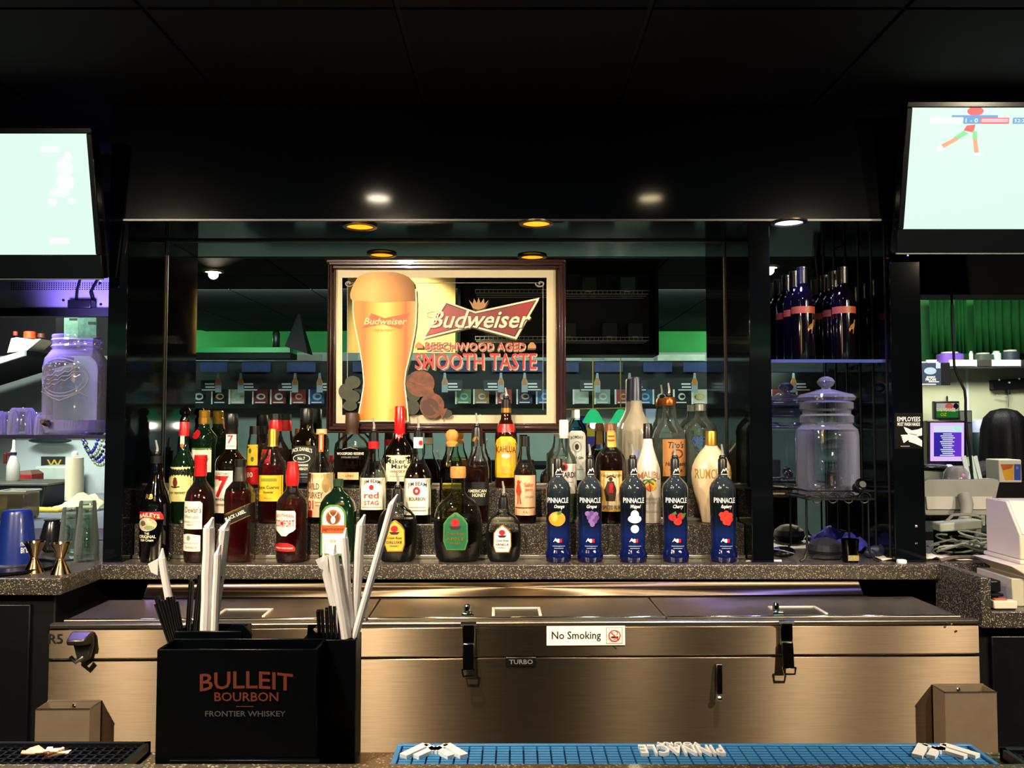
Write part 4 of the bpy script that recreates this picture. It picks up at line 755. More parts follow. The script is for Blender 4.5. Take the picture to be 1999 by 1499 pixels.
SWF = mat('screen_glow_white', '000000', .3, emit='f4fff8', es=1.04)
for e in ((142, 322, 16, 20), (150, 300, 9, 9), (128, 372, 20, 9), (140, 350, 18, 18), (112, 390, 10, 8), (150, 388, 8, 7)): d.ell('player', SWF, *e)
d.rect('caption', SWF, 98, 136, 280, 292, 1); d.rect('caption', SWF, 100, 140, 462, 476, 1); d.flush()
t, W, H = tv('television', 'television on the right showing a football player in red and a score line', 1763, 447, 2.5, 1)
d = Draw(lambda x, y, l: (-W/2 + .002 + (x - 1766) * .0017, -.0015 - l, (447 - y) * .00163), t)
SR = mat('screen_red', '000000', .3, emit='ff6a6e', es=1.15); SB = mat('screen_blue', '000000', .3, emit='6fa8d8', es=1.1); SO = mat('screen_orange', '000000', .3, emit='ffab86', es=1.15); SP = mat('screen_pink', '000000', .3, emit='ffb8c0', es=1.2); SG = mat('screen_green', '000000', .3, emit='8ce8a0', es=1.1)
d.ell('player', SR, 1888, 212, 16, 9); d.poly('player', SR, [(1873,240),(1890,238),(1888,254),(1868,250)]); d.poly('player', SG, [(1868,250),(1878,256),(1858,268),(1848,264)]); d.poly('player', SG, [(1886,250),(1894,252),(1896,266),(1886,266)])
d.poly('player', SO, [(1855,262),(1860,268),(1832,284),(1826,278)]); d.poly('player', SO, [(1887,266),(1895,266),(1901,293),(1892,294)]); d.ell('player', SWF, 1824, 286, 7, 6); d.ell('player', SWF, 1900, 297, 12, 3)
d.rect('score_line', SB, 1842, 1932, 220, 225, 1); d.rect('score_line', SWF, 1800, 1864, 224, 237, 1); d.rect('score_line', SB, 1865, 1898, 224, 237, 1); d.rect('score_line', SR, 1898, 1954, 225, 237, 1); d.rect('score_line', SP, 1900, 1952, 227, 234, 1); d.rect('score_line', SB, 1961, 1993, 225, 237, 1)
d.txt('lettering', SW, '1 - 0', 1881, 230.5, 8, 24); d.txt('lettering', SWF, '52:29', 1977, 231, 7, 26); d.flush()
# ================================================================ recessed lights
def puck(px, py, label, glow, es, energy, colr, X=None, Y=None, Z=ZS, tgt=None, size=1.7, r=.042, blend=.6):
    if X is None: p = P(px, py, 1.0); k = (Z - EYE) / (p.z - EYE); p = P(px, py, k); X, Y = p.x, p.y
    t = thing('recessed_light', label, 'light', (X, Y, Z), 0, 'recessed lights')
    obj('ring', M().lathe([(r*1.32, -.001), (r*1.3, -.006), (r*1.02, -.008), (r, -.003)], 28, (0, 0, 0), cap=False), mat('lamp_ring', '6a5a4a', .3, .9), t)
    obj('lens', M().lathe([(.002, -.0035), (r*1.0, -.003), (r*1.0, -.001)], 28), mat('lens_' + glow, '000000', .4, emit=glow, es=es), t)
    if energy: 
        l = lamp('recessed_lamp', 'SPOT', (X, Y, Z - .02), energy, colr, tgt or (X, Y, 0), spot_size=size, spot_blend=blend, shadow_soft_size=.03)
    return t
puck(703, 440, 'amber recessed light above the left side of the framed mirror', 'ff9a18', 2.2, 4, (1, .66, .26), tgt=(-.40, 2.85, 1.2))
puck(1047, 434, 'amber recessed light above the right side of the framed mirror', 'ff9a18', 2.2, 4, (1, .66, .26), tgt=(.1, 2.82, 1.1))
puck(1540, 432, 'blue-white recessed light in the top of the wine niche', 'a8b4ff', 6, 26, (.22, .22, 1))
for X, Y, e, lb in ((-.59, 1.5, 100, 'recessed ceiling light left of centre above the aisle'), (.61, 1.5, 75, 'recessed ceiling light right of centre above the aisle'), (-.64, .60, 190, 'recessed ceiling light over the front bar left of the camera'), (1.64, .42, 190, 'recessed ceiling light over the front bar right of the camera'), (-1.96, .27, 260, 'recessed ceiling light at the far left above the aisle'), (2.5, .27, 250, 'recessed ceiling light at the far right above the aisle')):
    puck(0, 0, lb, 'fff0d0' if e == 100 else 'ffe9b8', 110 if e == 100 else 40, e, WARM, X, Y, ZC, (X * .6 if Y < 1 else X * .9, 2.2, .75 if Y < 1 else .9), 1.5, .05, .6)
lamp('violet_lamp_left', 'SPOT', (-1.5, 2.62, 1.80), 24, (.33, .24, 1), (-1.5, 2.72, 1.0), spot_size=2.3, spot_blend=.5, shadow_soft_size=.03)
lamp('violet_panel_fill', 'SPOT', (-1.5, 2.74, 1.72), 16, (.33, .24, 1), (-1.46, 2.98, 1.82), spot_size=1.9, spot_blend=.8, shadow_soft_size=.03)  # unseen spot added to wash the panel below the television in violet
lamp('violet_lamp_right', 'SPOT', (1.62, 2.9, 1.8), 6, (.3, .24, 1), (1.6, 2.7, .9), spot_size=1.9, spot_blend=.5, shadow_soft_size=.03)
# ================================================================ wine niche on the right
ns = thing('glass_shelf', 'glass shelf in the right niche carrying wine bottles', 'shelf')
zsh = EYE + (826 - 698) * 2.62 / F - .008
obj('pane', M().box(.802, 1.168, 2.60, YM - .002, zsh - .008, zsh), thin('shelf_glass', 'c8d8e8', 1.5, .05), ns, bevel=.001)
obj('edge', M().box(.802, 1.168, 2.597, 2.60, zsh - .009, zsh + .001), mat('blue_glass_edge', '2a3a80', .2), ns)
for y in (2.66, 2.83):
    for X in (.806, 1.164): obj('bracket', M().lathe([(.005, -.016), (.005, -.008)], 10, (X, y, zsh)), CHROME, ns)
WINE = mat('dark_wine_glass', '060408', .06, coat=.5)
def wine(cx, Y, label, first):
    s = Y / F; X = (cx - 1000) * 2.66 / F
    r = thing('wine_bottle', label, 'bottle', (X, Y, zsh), 0, 'wine bottles in the right niche')
    if first is None:
        pf = [(.030, 0), (.036, .003), (.037, .19), (.034, .21), (.024, .228), (.0165, .24), (.0148, .255), (.0145, .29), (.0158, .292), (.0158, .298), (.0135, .3)]
        obj('glass_body', M().lathe(pf, 24), WINE, r); obj('capsule', M().lathe([(.0155, .242), (.0160, .302), (.012, .303)], 18), BLKC, r)
        dd = Draw(lambda x, y, l: (.0374 * math.sin(x), -(.0374 + l) * math.cos(x), y), r); OB = mat('orange_band', '8f3a16', .5)
        dd.rows('band_label', OB, [(.15, -1.5, 1.5), (.172, -1.5, 1.5)], 16)
        k = mat('wallaby_gold', '8a5a24', .5)
        dd.poly('emblem', k, [(.05, .10), (.25, .112), (.5, .118), (.62, .13), (.78, .13), (.7, .12), (.66, .108), (.55, .10), (.5, .085), (.42, .085), (.45, .098), (.3, .1), (.1, .09)])
        dd.flush()
    else:
        for ch in first.children: copy_tree(ch, r)
    return r
w0 = None
for a, nm in ((1570, 'left'), (1650, 'right')):
    for k, Y in enumerate((2.66, 2.735, 2.81)):
        q = wine(a, Y, 'dark wine bottle with orange band in the %s file of the niche, %s' % (nm, ('front one', 'middle one', 'rear one')[k]), w0); w0 = w0 or q
# dispenser jar on a wire stand
BLW = mat('black_wire', '060608', .4, .3)
YJ = 2.66; xj = (1613 - CX) * YJ / F; s = YJ / F; zj = EYE - (966 - 826) * s
st = thing('wire_stand', 'black scrolled wire stand under the glass dispenser', 'stand')
hw = .10
for a in (-1, 1):
    for b in (-1, 1):
        X, Yy = xj + a * hw * .95, YJ + b * .075
        obj('leg', M().tube([(X, Yy, zj + .004), (X, Yy, .97), (X + a * .012, Yy + b*.008, .945), (X + a * .026, Yy + b*.012, .9395)], .0035, 6), BLW, st)
for z, g in ((zj - .003, 'shelf_ring'), (zj + .022, 'top_ring')):
    obj(g, M().tube([(xj-hw, YJ-.105, z), (xj+hw, YJ-.105, z), (xj+hw, YJ+.105, z), (xj-hw, YJ+.105, z), (xj-hw, YJ-.105, z)], .003, 6), BLW, st)
obj('cross_bar', M().tube([(xj-hw, YJ-.03, zj-.003), (xj+hw, YJ-.03, zj-.003)], .003, 6).tube([(xj-hw, YJ+.03, zj-.003), (xj+hw, YJ+.03, zj-.003)], .003, 6), BLW, st)
for q in range(4):
    cxx = xj - .072 + q * .048; obj('scroll', M().tube([(cxx + .02 * math.cos(t) * (1 - t/16), YJ - .106, zj + .0 + .02 * math.sin(t) * (1 - t/16)) for t in [k*.5 for k in range(18)]], .0018, 5), BLW, st)
jr = thing('drink_dispenser', 'large clear glass drink dispenser with lid and tap in the right niche', 'jar', (xj, YJ, zj))
JG = thin('jar_glass', 'f6f8fd', 1.5, .03, 'd0d4f8', .0, .07, .5)  # bluish edge tone imitates light caught in the clear glass
J = lambda y, h: (h * s, (966 - y) * s)
obj('jar_body', M().lathe([J(966,48),J(962,56),J(945,59),J(850,59),J(838,57),J(832,50),J(828,47)], 32), JG, jr)
obj('jar_body_inner', M().lathe([J(958,50),J(945,55),J(852,55),J(842,52)], 32), JG, jr)
obj('neck_ring', M().lathe([J(828,47),J(824,50),J(812,50),J(808,45),J(802,45),J(798,50),J(786,50),J(782,42)], 32), JG, jr)
ld = obj('lid', M().lathe([J(785,40),J(782,52),J(776,55),J(770,50),J(765,30),J(760,14)], 32), JG, jr)
obj('lid_knob', M().lathe([J(762,10),J(757,8),J(752,14),J(745,17),J(738,12),J(735,5)], 20), JG, ld)
tp = obj('tap', M().lathe([(.012, 0), (.016, .006), (.016, .02), (.012, .028), (.01, .05)], 16), mat('dark_tap', '20201f', .25, .7), jr, loc=(.045, -.112, .03)); tp.rotation_euler = (math.radians(70), 0, 0)
obj('tap_wheel', M().lathe([(.006, 0), (.017, .003), (.017, .009), (.006, .012)], 16), CHROME, tp, loc=(0, .004, .03))
# things lying at the foot of the niche
sg1 = thing('sunglasses_case', 'long black glossy case lying at the foot of the middle pier', 'case', (*P(1528, 1080, 2.66).xy, .936))
obj('shell', M().ball((0, 0, .018), .03, 16, 10, (1.35, .7, .6)), GBLK, sg1); obj('seam', M().tube([(-.04, -.012, .03), (-.01, -.021, .026), (.03, -.018, .016)], .0018, 6), mat('grey_trim', '9a98a8', .3, .6), sg1)
bw = thing('ball_cap', 'dark cap lying upside down in the niche in front of the stand', 'cap', (*P(1612, 1085, 2.68).xy, .936))
obj('crown', M().lathe([(.03, .0), (.048, .006), (.055, .022), (.05, .04), (.03, .055), (.01, .06)], 20), mat('navy_cloth', '0a0c1c', .7, noise=.2, nscale=60), bw)
obj('brim', M().prism([(-.04, -.03), (-.06, -.055), (-.03, -.075), (.02, -.07), (.04, -.04)], .004, .012), mat('navy_cloth'), bw)
rag = M(); nx = 14; vs = []; fs = []
for i in range(nx + 1):
    for j in range(9): vs.append((-.09 + .18*i/nx, -.05 + .1*j/8, .012 + .05 * math.exp(-((i-6)/4)**2 - ((j-4)/3)**2) + .012 * math.sin(i*1.7 + j) * math.cos(j*1.3)))
for i in range(nx):
    for j in range(8): fs.append((i*9+j, (i+1)*9+j, (i+1)*9+j+1, i*9+j+1))
rg = obj('cloth', rag.add(vs, fs), mat('blue_cloth', '2a2ea0', .8, noise=.3, nscale=40), loc=(*P(1668, 1060, 2.77).xy, .936)); mod = rg.modifiers.new('solid', 'SOLIDIFY'); mod.thickness = .004
tag(rg, 'crumpled blue cloth under the dispenser in the niche', 'cloth')
sgl = thing('shot_glass', 'small smoky shot glass on the counter edge right of the bottles', 'glass', (*P(1660, 1096, 2.575).xy, .936))
obj('bowl', M().lathe([(.022, 0), (.023, .012), (.026, .07), (.0245, .07), (.0215, .014), (.02, .012)], 24), thin('smoke_glass', '6a665c', 1.5, .05), sgl)
obj('crest', M().box(-.016, .016, -.0255, -.0235, .008, .024), mat('crest_tan', '8a8050', .6, noise=.3, nscale=200), sgl)
mt = tag(obj('gloves', M().ball((0, 0, .02), .022, 16, 9, (1.9, 1.2, .9)).ball((.03, .01, .03), .018, 12, 8, (1.6, 1, .9)).ball((-.03, -.01, .014), .014, 12, 8, (1.5, 1, 1)), mat('blue_rubber_glove', '141c3c', .5, noise=.2, nscale=50), loc=(*P(1715, 1080, 2.66).xy, .936)), 'bundle of dark blue cloth between shot glass and right pier', 'cloth')
pp = thing('paper_strip', 'white paper slip lying at the counter edge beside the middle pier', 'paper', (*P(1485, 1089, 2.6).xy, .936)); obj('sheet', M().hexa([(-.05,-.012,.0005),(.06,-.016,.0005),(.065,.004,.0005),(-.03,.012,.0005)], [(-.05,-.012,.0015),(.06,-.016,.0015),(.065,.004,.003),(-.03,.012,.0015)]), PAPERW, pp)
tw = M(); vs = []; fs = []
for i in range(21):
    for j in range(7): vs.append((-.14 + .28*i/20, -.035 + .07*j/6, .003 + .016 * abs(math.sin(i*.9 + j*.5)) * math.exp(-((i-9)/7)**2)))
for i in range(20):
    for j in range(6): fs.append((i*7+j, (i+1)*7+j, (i+1)*7+j+1, i*7+j+1))
t = obj('towel', tw.add(vs, fs), mat('white_towel', 'ddd2c4', .8, noise=.08, nscale=60), loc=(*P(1800, 1083, 2.63).xy, .936)); tag(t, 'crumpled white towel on the counter in front of the right pier', 'towel'); t.modifiers.new('solid', 'SOLIDIFY').thickness = .003
cp_ = tag(obj('jar_lid', M().lathe([(.014, 0), (.015, .003), (.014, .009), (.012, .01)], 18), WHITE, loc=(*P(1760, 1090, 2.56).xy, .936)), 'white plastic lid on the counter edge by the towel', 'lid')
# employees sign on the right pier
es_ = thing('notice', 'black notice EMPLOYEES MUST WASH HANDS with white hands on the right pier', 'sign')
d = Draw(plane(2.569), es_); d.rect('backing', mat('notice_black', '050507', .5, spec=.08), 1746, 1800, 806, 876, 1)
d.txt('lettering', WHITE, 'EMPLOYEES', 1774, 818, 9, 45); d.txt('lettering', WHITE, 'MUST WASH HANDS', 1774, 828, 7, 44)
HP = mat('hand_print', 'd8cdd6', .5)
d.poly('hands', HP, [(1764,833),(1772,836),(1780,840),(1792,838),(1800,835),(1800,850),(1790,852),(1776,850),(1768,842)])
for k in range(4): d.poly('hands', HP, [(1774,848+k*1.5),(1776,852+k*1.5),(1760+k*1.5,852+k*4.2),(1758+k*1.5,849+k*4.2)])
d.poly('hands', HP, [(1772,846),(1788,850),(1800,860),(1800,872),(1786,866),(1774,862)]); d.line('hands', mat('grey_line'), [(1776,846),(1790,849)], 1); d.rect('hands', mat('grey_line'), 1758, 1776, 870, 872, 1); d.flush()
for py in (1027, 1060): pb = obj('screw', M().ball((P(1788, py, 2.569).x, 2.568, P(1788, py, 2.569).z), .005, 10, 7), CHROME, pierR)
# ================================================================ left opening: shelf, glasses, counter things
zl = EYE - (848 - 826) * 2.72 / F
ls = thing('glass_shelf', 'glass shelf at the left opening carrying jars, lit violet', 'shelf')
obj('pane', M().box(-2.3, -1.252, 2.60, 2.95, zl - .010, zl), thin('shelf_glass'), ls, bevel=.001)
obj('edge', M().box(-2.3, -1.252, 2.597, 2.60, zl - .011, zl), mat('dark_shelf_edge', '2a2440', .3, .3), ls)
obj('bracket', M().box(-1.256, -1.25, 2.66, 2.9, zl - .03, zl - .010), BLKM, ls)
VJ = thin('violet_lit_jar_glass', 'f2f2fa', 1.5, .04, 'dcdaf6', .04, .06, .6)  # clear glass with the violet lamplight put into its tint and edges
Yj = 2.74; s = Yj / F; J = lambda y, h: (h * s, (846 - y) * s)
jr = thing('drink_dispenser', 'big embossed glass jar on the left shelf under the television', 'jar', ((147 - CX) * Yj / F, Yj, zl))
obj('jar_body', M().lathe([J(846,50),J(842,56),J(830,57.5),J(715,57.5),J(700,55),J(690,48),J(682,43),J(660,43),J(656,44),J(653,43)], 36, cap=False).lathe([J(845.5,50),J(843,50)], 36), VJ, jr)
obj('jar_base', M().lathe([J(845,48),J(838,54),J(822,54.5),J(818,50)], 36), thin('violet_lit_base_glass', 'c8c0f0', 1.5, .1, 'c0b4f0', .35, .05), jr)  # base toned violet for the light the clear jar catches
for y in (676, 664): obj('thread', M().lathe([J(y+3,43.5),J(y,45.5),J(y-3,43.5)], 36, cap=False), VJ, jr)
def jfn(x, y, l): X = (x - 147) * s; r = 57.7 * s; X = max(-.97*r, min(.97*r, X)); return (X, -math.sqrt(r*r - X*X) - l, (846 - y) * s)
em = M(); EMB = mat('embossed_glass', 'b8bcc4', .12, spec=.8, trans=.6)
def jt(pts, r): em.tube([jfn(x, y, .001) for x, y in pts], r, 6)
jt([(147 + 44*math.cos(t), 738 + 36*math.sin(t)) for t in [k*.26 for k in range(25)]], .0022)
jt([(147 + 38*math.cos(t), 738 + 30*math.sin(t)) for t in [k*.26 for k in range(25)]], .0016)
for k in range(4): jt([(108 + i*6, 752 - i*2.6 + k*7 - 10 + 2.5*math.sin(i*2.1 + k)) for i in range(13)], .0024)
jt([(100,764),(115,768),(131,776),(147,782),(165,774),(180,766),(190,774)], .0024)
for k in range(14): em.ball(jfn(118 + 58*random.random(), 712 + 14*random.random(), 0), .004, 8, 6)
obj('embossing', em, EMB, jr)
tp = obj('tap', M().lathe([(.008, 0), (.011, .005), (.011, .02), (.007, .04)], 14), mat('brass_tap', '6a5440', .25, .8), jr, loc=(-.035, -.092, .035)); tp.rotation_euler = (math.radians(80), 0, 0)
obj('tap_handle', M().box(-.012, .012, .002, .008, .012, .03), BLKP, tp, bevel=.002)
# upturned tumblers on the shelf
TG = thin('violet_lit_tumbler_glass', 'f2f0fa', 1.5, .04, 'dcd8fa', .06, .08, .6)  # clear tumblers that carry the violet light in their colour
for i, (cx, Yy, h) in enumerate(((44, 2.70, 52), (16, 2.76, 44), (72, 2.80, 42), (88, 2.69, 38), (-8, 2.69, 46))):
    t = thing('tumbler', 'clear tumbler upside down on the left shelf, ' + ('largest, in front of the middle', 'between the largest and the frame edge', 'behind, next to the jar', 'small one touching the jar', 'cut by the left frame edge')[i], 'glass', ((cx - CX) * Yy / F, Yy, zl), 0, 'upturned tumblers on the left shelf')
    hh = h * Yy / F; r = .030 if i != 0 else .042
    obj('bowl', M().lathe([(r, 0), (r*.98, hh*.3), (r*.86, hh*.9), (r*.7, hh), (r*.55, hh*.97), (r*.5, hh*.85)], 20), TG, t)
    for k in range(8):
        a = k * math.pi / 4; obj('flute', M().tube([(r*math.cos(a), r*math.sin(a), .004), (r*.88*math.cos(a), r*.88*math.sin(a), hh*.85)], .0025, 5), TG, t)
# panel added in place of the left television's mirrored back
vp = thing('tv_back_image', 'perforated panel with cables added for the mirrored back of the left television', 'panel')
z0, z1 = EYE + (826 - 602) * 2.98 / F, EYE + (826 - 540) * 2.98 / F
obj('sheet', M().box(-2.3, -1.252, 2.98, 2.99, z0, z1), mat('pale_metal_sheet', '9a98a8', .5, noise=.06, nscale=20), vp)
m = M()
for i in range(46):
    for j in range(4): x_, z_ = -1.80 + i * .0085, z1 - .022 - j * .0075; m.box(x_, x_ + .004, 2.9785, 2.98, z_, z_ + .0035)
o = obj('vent_holes', m, BLKM, vp); o['kind'] = 'stuff'
for px, py in ((195, 553), (197, 594), (124, 586)): obj('screw', M().ball((P(px, py, 2.98).x, 2.979, P(px, py, 2.98).z), .005, 8, 6), BLKM, vp)
a = P(160, 592, 2.96); obj('adapter', M().box(a.x - .042, a.x + .042, 2.94, 2.978, a.z - .02, a.z + .01), BLKP, vp, bevel=.003)
for q in ([(148, 585), (150, 565), (155, 548), (157, 538)], [(180, 585), (176, 570), (183, 556), (190, 545)]): obj('cable', M().tube([P(x, y, 2.966) for x, y in q], .004, 6), BLKM, vp)
obj('lower_lip', M().box(-2.3, -1.252, 2.95, 2.99, z0 - .03, z0), BLKM, vp)
# counter: shaker, jiggers, pint glasses
def stand(name, label, cat, px, py, Y, grp=None):
    return thing(name, label, cat, ((px - CX) * Y / F, Y, .936), 0, grp)
BLS = mat('blue_plastic', '12256e', .3, coat=.2, noise=.1, nscale=20)
t = stand('mixing_cup', 'blue plastic cup upside down beside the metal jiggers', 'cup', 40, 1092, 2.50)
s = 2.50 / F; obj('cup_wall', M().lathe([(36*s, .012), (35.5*s, .016), (27*s, .155), (25*s, .163), (22*s, .166)], 28), BLS, t); obj('clear_rim', M().lathe([(36*s, 0), (36.5*s, .004), (36*s, .012)], 28), TG, t)
d = Draw(lambda x, y, l: (36*s*math.sin(x)*(1-.27*(y-.016)/.15), -(36*s*(1-.27*(y-.016)/.15)+.0005+l)*math.cos(x), y), t); d.txt('lettering', WHITE, 'BUD', 1.0, .052, .016, .5); d.txt('lettering', WHITE, 'LIGHT', 1.0, .07, .01, .5); d.flush()
tag(obj('tray', M().lathe([(.11, 0), (.13, .004), (.135, .012), (.128, .012), (.124, .006)], 32), BLKP, loc=((20 - CX)*2.44/F, 2.44, .936)), 'flat black tray under the blue cup', 'tray').location.z = .936
JGM = mat('jigger_steel', 'd0b490', .14, 1)
for i, (px, Y) in enumerate(((75, 2.40), (126, 2.38))):
    t = stand('jigger', ('double-ended metal jigger next to the blue cup', 'double-ended metal jigger nearest the counter corner')[i], 'jigger', px, 1108, Y, 'metal jiggers'); k = Y / F
    obj('lower_cup', M().lathe([(19*k, 0), (18*k, .003), (12*k, .022), (6*k, .040)], 24), JGM, t)
    obj('upper_cup', M().lathe([(6*k, .040), (9*k, .052), (17*k, .078), (20*k, .086), (18.5*k, .086), (15*k, .076), (5*k, .048)], 24), JGM, t)
    obj('collar', M().lathe([(6.6*k, .038), (7.2*k, .040), (6.6*k, .042)], 20, cap=False), JGM, t)
PG = thin('pint_glass', 'f3f8f5', 1.5, .03, 'c8d8d0', .0, .07, .45)
for i, (px, Y, n) in enumerate(((144, 2.62, 2), (176, 2.60, 3))):
    for k in range(n):
        t = thing('pint_glass', 'upturned pint glass in the %s stack by the left pier, %s' % (('shorter', 'taller')[i], ('bottom one', 'second one', 'top one')[k]), 'glass', ((px - CX) * Y / F, Y, .936 + k * .022), 0, 'stacked pint glasses by the left pier')
        obj('bowl', M().lathe([(.036 - k*.0005, 0), (.036 - k*.0005, .006), (.024, .135), (.0225, .14), (.021, .136), (.0325, .006)], 24), PG, t)
        obj('base', M().lathe([(.0215, .128), (.0215, .138), (.004, .139)], 24), PG, t)
bk = stand('beer_bottle_top', 'small dark metal pitcher standing behind the jiggers', 'pitcher', 108, 1050, 2.78)
obj('bowl', M().lathe([(.02, 0), (.034, .01), (.036, .05), (.026, .09), (.022, .10), (.026, .106)], 22), mat('dark_pewter', '4a4a52', .2, .9), bk); obj('handle', M().tube([(.03, 0, .03), (.055, 0, .045), (.055, 0, .08), (.024, 0, .095)], .004, 8), mat('dark_pewter'), bk)
bk.name = 'pitcher'
# ---- room beyond the left opening
LWL = mat('grey_kitchen_wall', '6b716c', .7, noise=.08, nscale=5)
struct(obj('wall_kitchen', M().box(-5.9, -1.25, 5.2, 5.3, 0, 1.78).box(-1.3, -1.25, 3.3, 5.2, 0, 1.75), LWL)); struct(obj('wall_kitchen_upper', M().box(-5.9, -1.25, 5.2, 5.3, 1.78, 2.6), BLKM))
kc = thing('kitchen_counter', 'work counter seen through the left opening', 'counter')
obj('worktop', M().box(-4.2, -1.45, 3.95, 5.1, .89, .936), mat('grey_worktop', '7c8288', .4, noise=.1, nscale=40), kc, bevel=.004); obj('front', M().box(-4.2, -1.45, 4.0, 5.1, 0, .89), BLKM, kc)
pb = thing('wall_board', 'white wall board with a dark sign, behind the paper towel roll', 'board'); a, b = P(25, 965, 5.15), P(215, 852, 5.15)
obj('sheet', M().box(a.x, b.x, 5.16, 5.195, a.z, b.z), mat('white_board', 'c3d0cc', .5, noise=.03, nscale=8), pb, bevel=.003)
obj('top_rail', M().box(a.x, b.x, 5.13, 5.2, b.z, b.z + .03), mat('pale_rail', 'aeb4a4', .5), pb)
ws = thing('wall_sign', 'small dark sign with a yellow W on the white board', 'sign'); d = Draw(plane(5.155), ws); d.rect('backing', mat('sign_charcoal', '2a2c28', .5), 80, 128, 891, 912, 1); d.txt('lettering', mat('sign_yellow', 'd8b23c', .5), 'W', 106, 904, 14, 29); d.flush()
lt = thing('wall_lamp', 'long dark oval lamp mounted on the white board', 'lamp', P(98, 860, 5.1)); obj('shade', M().ball((0, 0, 0), .12, 20, 9, (1.1, .4, .16)), mat('dark_shade', '1c2a2c', .4), lt); obj('mount', M().box(-.06, .06, -.01, .06, .01, .03), mat('pale_rail'), lt)
ds = thing('paper_dispenser', 'pale paper dispenser box under the W sign', 'dispenser'); a, b = P(66, 952, 4.9), P(132, 910, 4.9); obj('case', M().box(a.x, b.x, 4.9, 5.1, .936, b.z), mat('pale_plastic', 'b4bfb0', .5, noise=.03, nscale=10), ds, bevel=.01); obj('slot', M().box(a.x + .06, b.x - .06, 4.896, 4.9, 1.0, 1.012), mat('sign_charcoal'), ds)
Yr = 4.3; a = P(146, 893, Yr)
rt = thing('paper_towel_roll', 'tall white paper towel roll on its stand beyond the left opening', 'paper towel', (a.x, Yr, .936)); r_ = 16 * Yr / F
zr = a.z - .936
obj('roll', M().lathe([(r_, .03), (r_*1.01, .05), (r_*1.0, zr), (r_*.3, zr + .001)], 28), mat('towel_paper', 'e8e4c4', .8, bump=.3, nscale=120, noise=.03), rt); obj('stand_foot', M().lathe([(r_*1.3, 0), (r_*1.3, .012), (.012, .016), (.01, .03)], 24), BLKP, rt); obj('finial', M().ball((0, 0, zr + .018), .016, 12, 8), mat('white_knob', 'e4e6dc', .4), rt)
cl = M(); vs = []; fs = []
for i in range(17):
    for j in range(9): vs.append((-.17 + .32*i/16, -.10 + .14*j/8, .004 + (.07*math.exp(-((i-11)/5)**2)*math.exp(-((j-5)/3.4)**2)) * (1 + .3*math.sin(j*2.3 + i)) + .004*math.sin(i*2)))
for i in range(16):
    for j in range(8): fs.append((i*9+j, (i+1)*9+j, (i+1)*9+j+1, i*9+j+1))
o = tag(obj('dish_cloth', cl.add(vs, fs), mat('cream_cloth', 'd8cfa4', .8, noise=.1, nscale=40), loc=(P(140, 990, 4.1).x, 4.14, .936)), 'crumpled cream cloth at the foot of the paper towel roll', 'cloth'); o.modifiers.new('solid', 'SOLIDIFY').thickness = .004
tag(obj('yellow_cloth', M().hexa([(-.1,-.03,0),(.1,-.03,0),(.1,.05,0),(-.1,.05,0)], [(-.09,-.025,.02),(.1,-.03,.014),(.09,.05,.016),(-.1,.05,.022)]), mat('yellow_cloth', 'd0b64a', .8, noise=.15, nscale=60), loc=(P(88, 985, 4.05).x, 4.02, .936), bevel=.006), 'folded yellow cloth between blue cup and cream cloth', 'cloth')
Yb = 4.2; a, b = P(26, 985, Yb), P(90, 948, Yb)
bx = thing('storage_bin', 'black plastic bin with a flat grey lid beyond the blue cup', 'bin'); obj('bin_body', M().hexa([(a.x-.25,Yb,.936),(b.x-.02,Yb,.936),(b.x-.02,Yb+.3,.936),(a.x-.25,Yb+.3,.936)], [(a.x-.25,Yb,b.z),(b.x,Yb,b.z),(b.x,Yb+.3,b.z),(a.x-.25,Yb+.3,b.z)]), mat('bin_black', '12141a', .4), bx, bevel=.006)
obj('lid', M().box(a.x-.27, b.x+.02, Yb-.02, Yb+.32, b.z, b.z+.012), mat('bin_lid', '4a4c40', .5, noise=.15, nscale=20), bx, bevel=.004)
t = thing('spray_bottle', 'white spray bottle with dark nozzle, leftmost beyond the opening', 'spray bottle', (P(16, 940, 4.32).x, 4.36, b.z + .012)); k = 4.36 / F
obj('tank', M().lathe([(11*k, 0), (12*k, .006), (11.5*k, .08), (7*k, .12), (4.5*k, .135)], 20), mat('spray_white', 'c8c8bc', .45), t); obj('nozzle', M().lathe([(5*k, .133), (5.5*k, .155), (3.2*k, .17), (2.6*k, .21), (1.5*k, .215)], 14), mat('spray_white'), t); obj('trigger', M().box(-.04, -.008, -.008, .008, .13, .15).box(-.05, -.036, -.008, .008, .09, .145), mat('trigger_red', '5a1c1c', .4), t, bevel=.003); obj('collar', M().lathe([(5.6*k, .135), (5.6*k, .15)], 14), mat('collar_blue', '1c2440', .4), t)
a, b = P(29, 944, 4.6), P(62, 924, 4.6); t = thing('carton', 'small red carton between spray bottle and dispenser box', 'box'); obj('box_body', M().box(a.x, b.x, 4.6, 4.72, .936, b.z - .006), mat('red_card', 'a01c1c', .6, noise=.15, nscale=30), t, bevel=.003); obj('flap', M().hexa([(a.x,4.6,b.z-.006),(b.x,4.6,b.z-.006),(b.x,4.72,b.z-.006),(a.x,4.72,b.z-.006)], [(a.x+.01,4.62,b.z+.012),(b.x-.02,4.62,b.z+.016),(b.x-.02,4.7,b.z+.016),(a.x+.01,4.7,b.z+.012)]), mat('brown_card', '6a4a3c', .7), t)
t = thing('bead_garland', 'bunch of blue and silver bead strings hanging by the left pier', 'garland'); c0 = P(187, 850, 4.9); BDS = [mat('bead_blue', '3a3aa8', .15, .5), mat('bead_silver', 'c8d8a8', .15, .8), mat('bead_dark', '1c2048', .2, .5)]
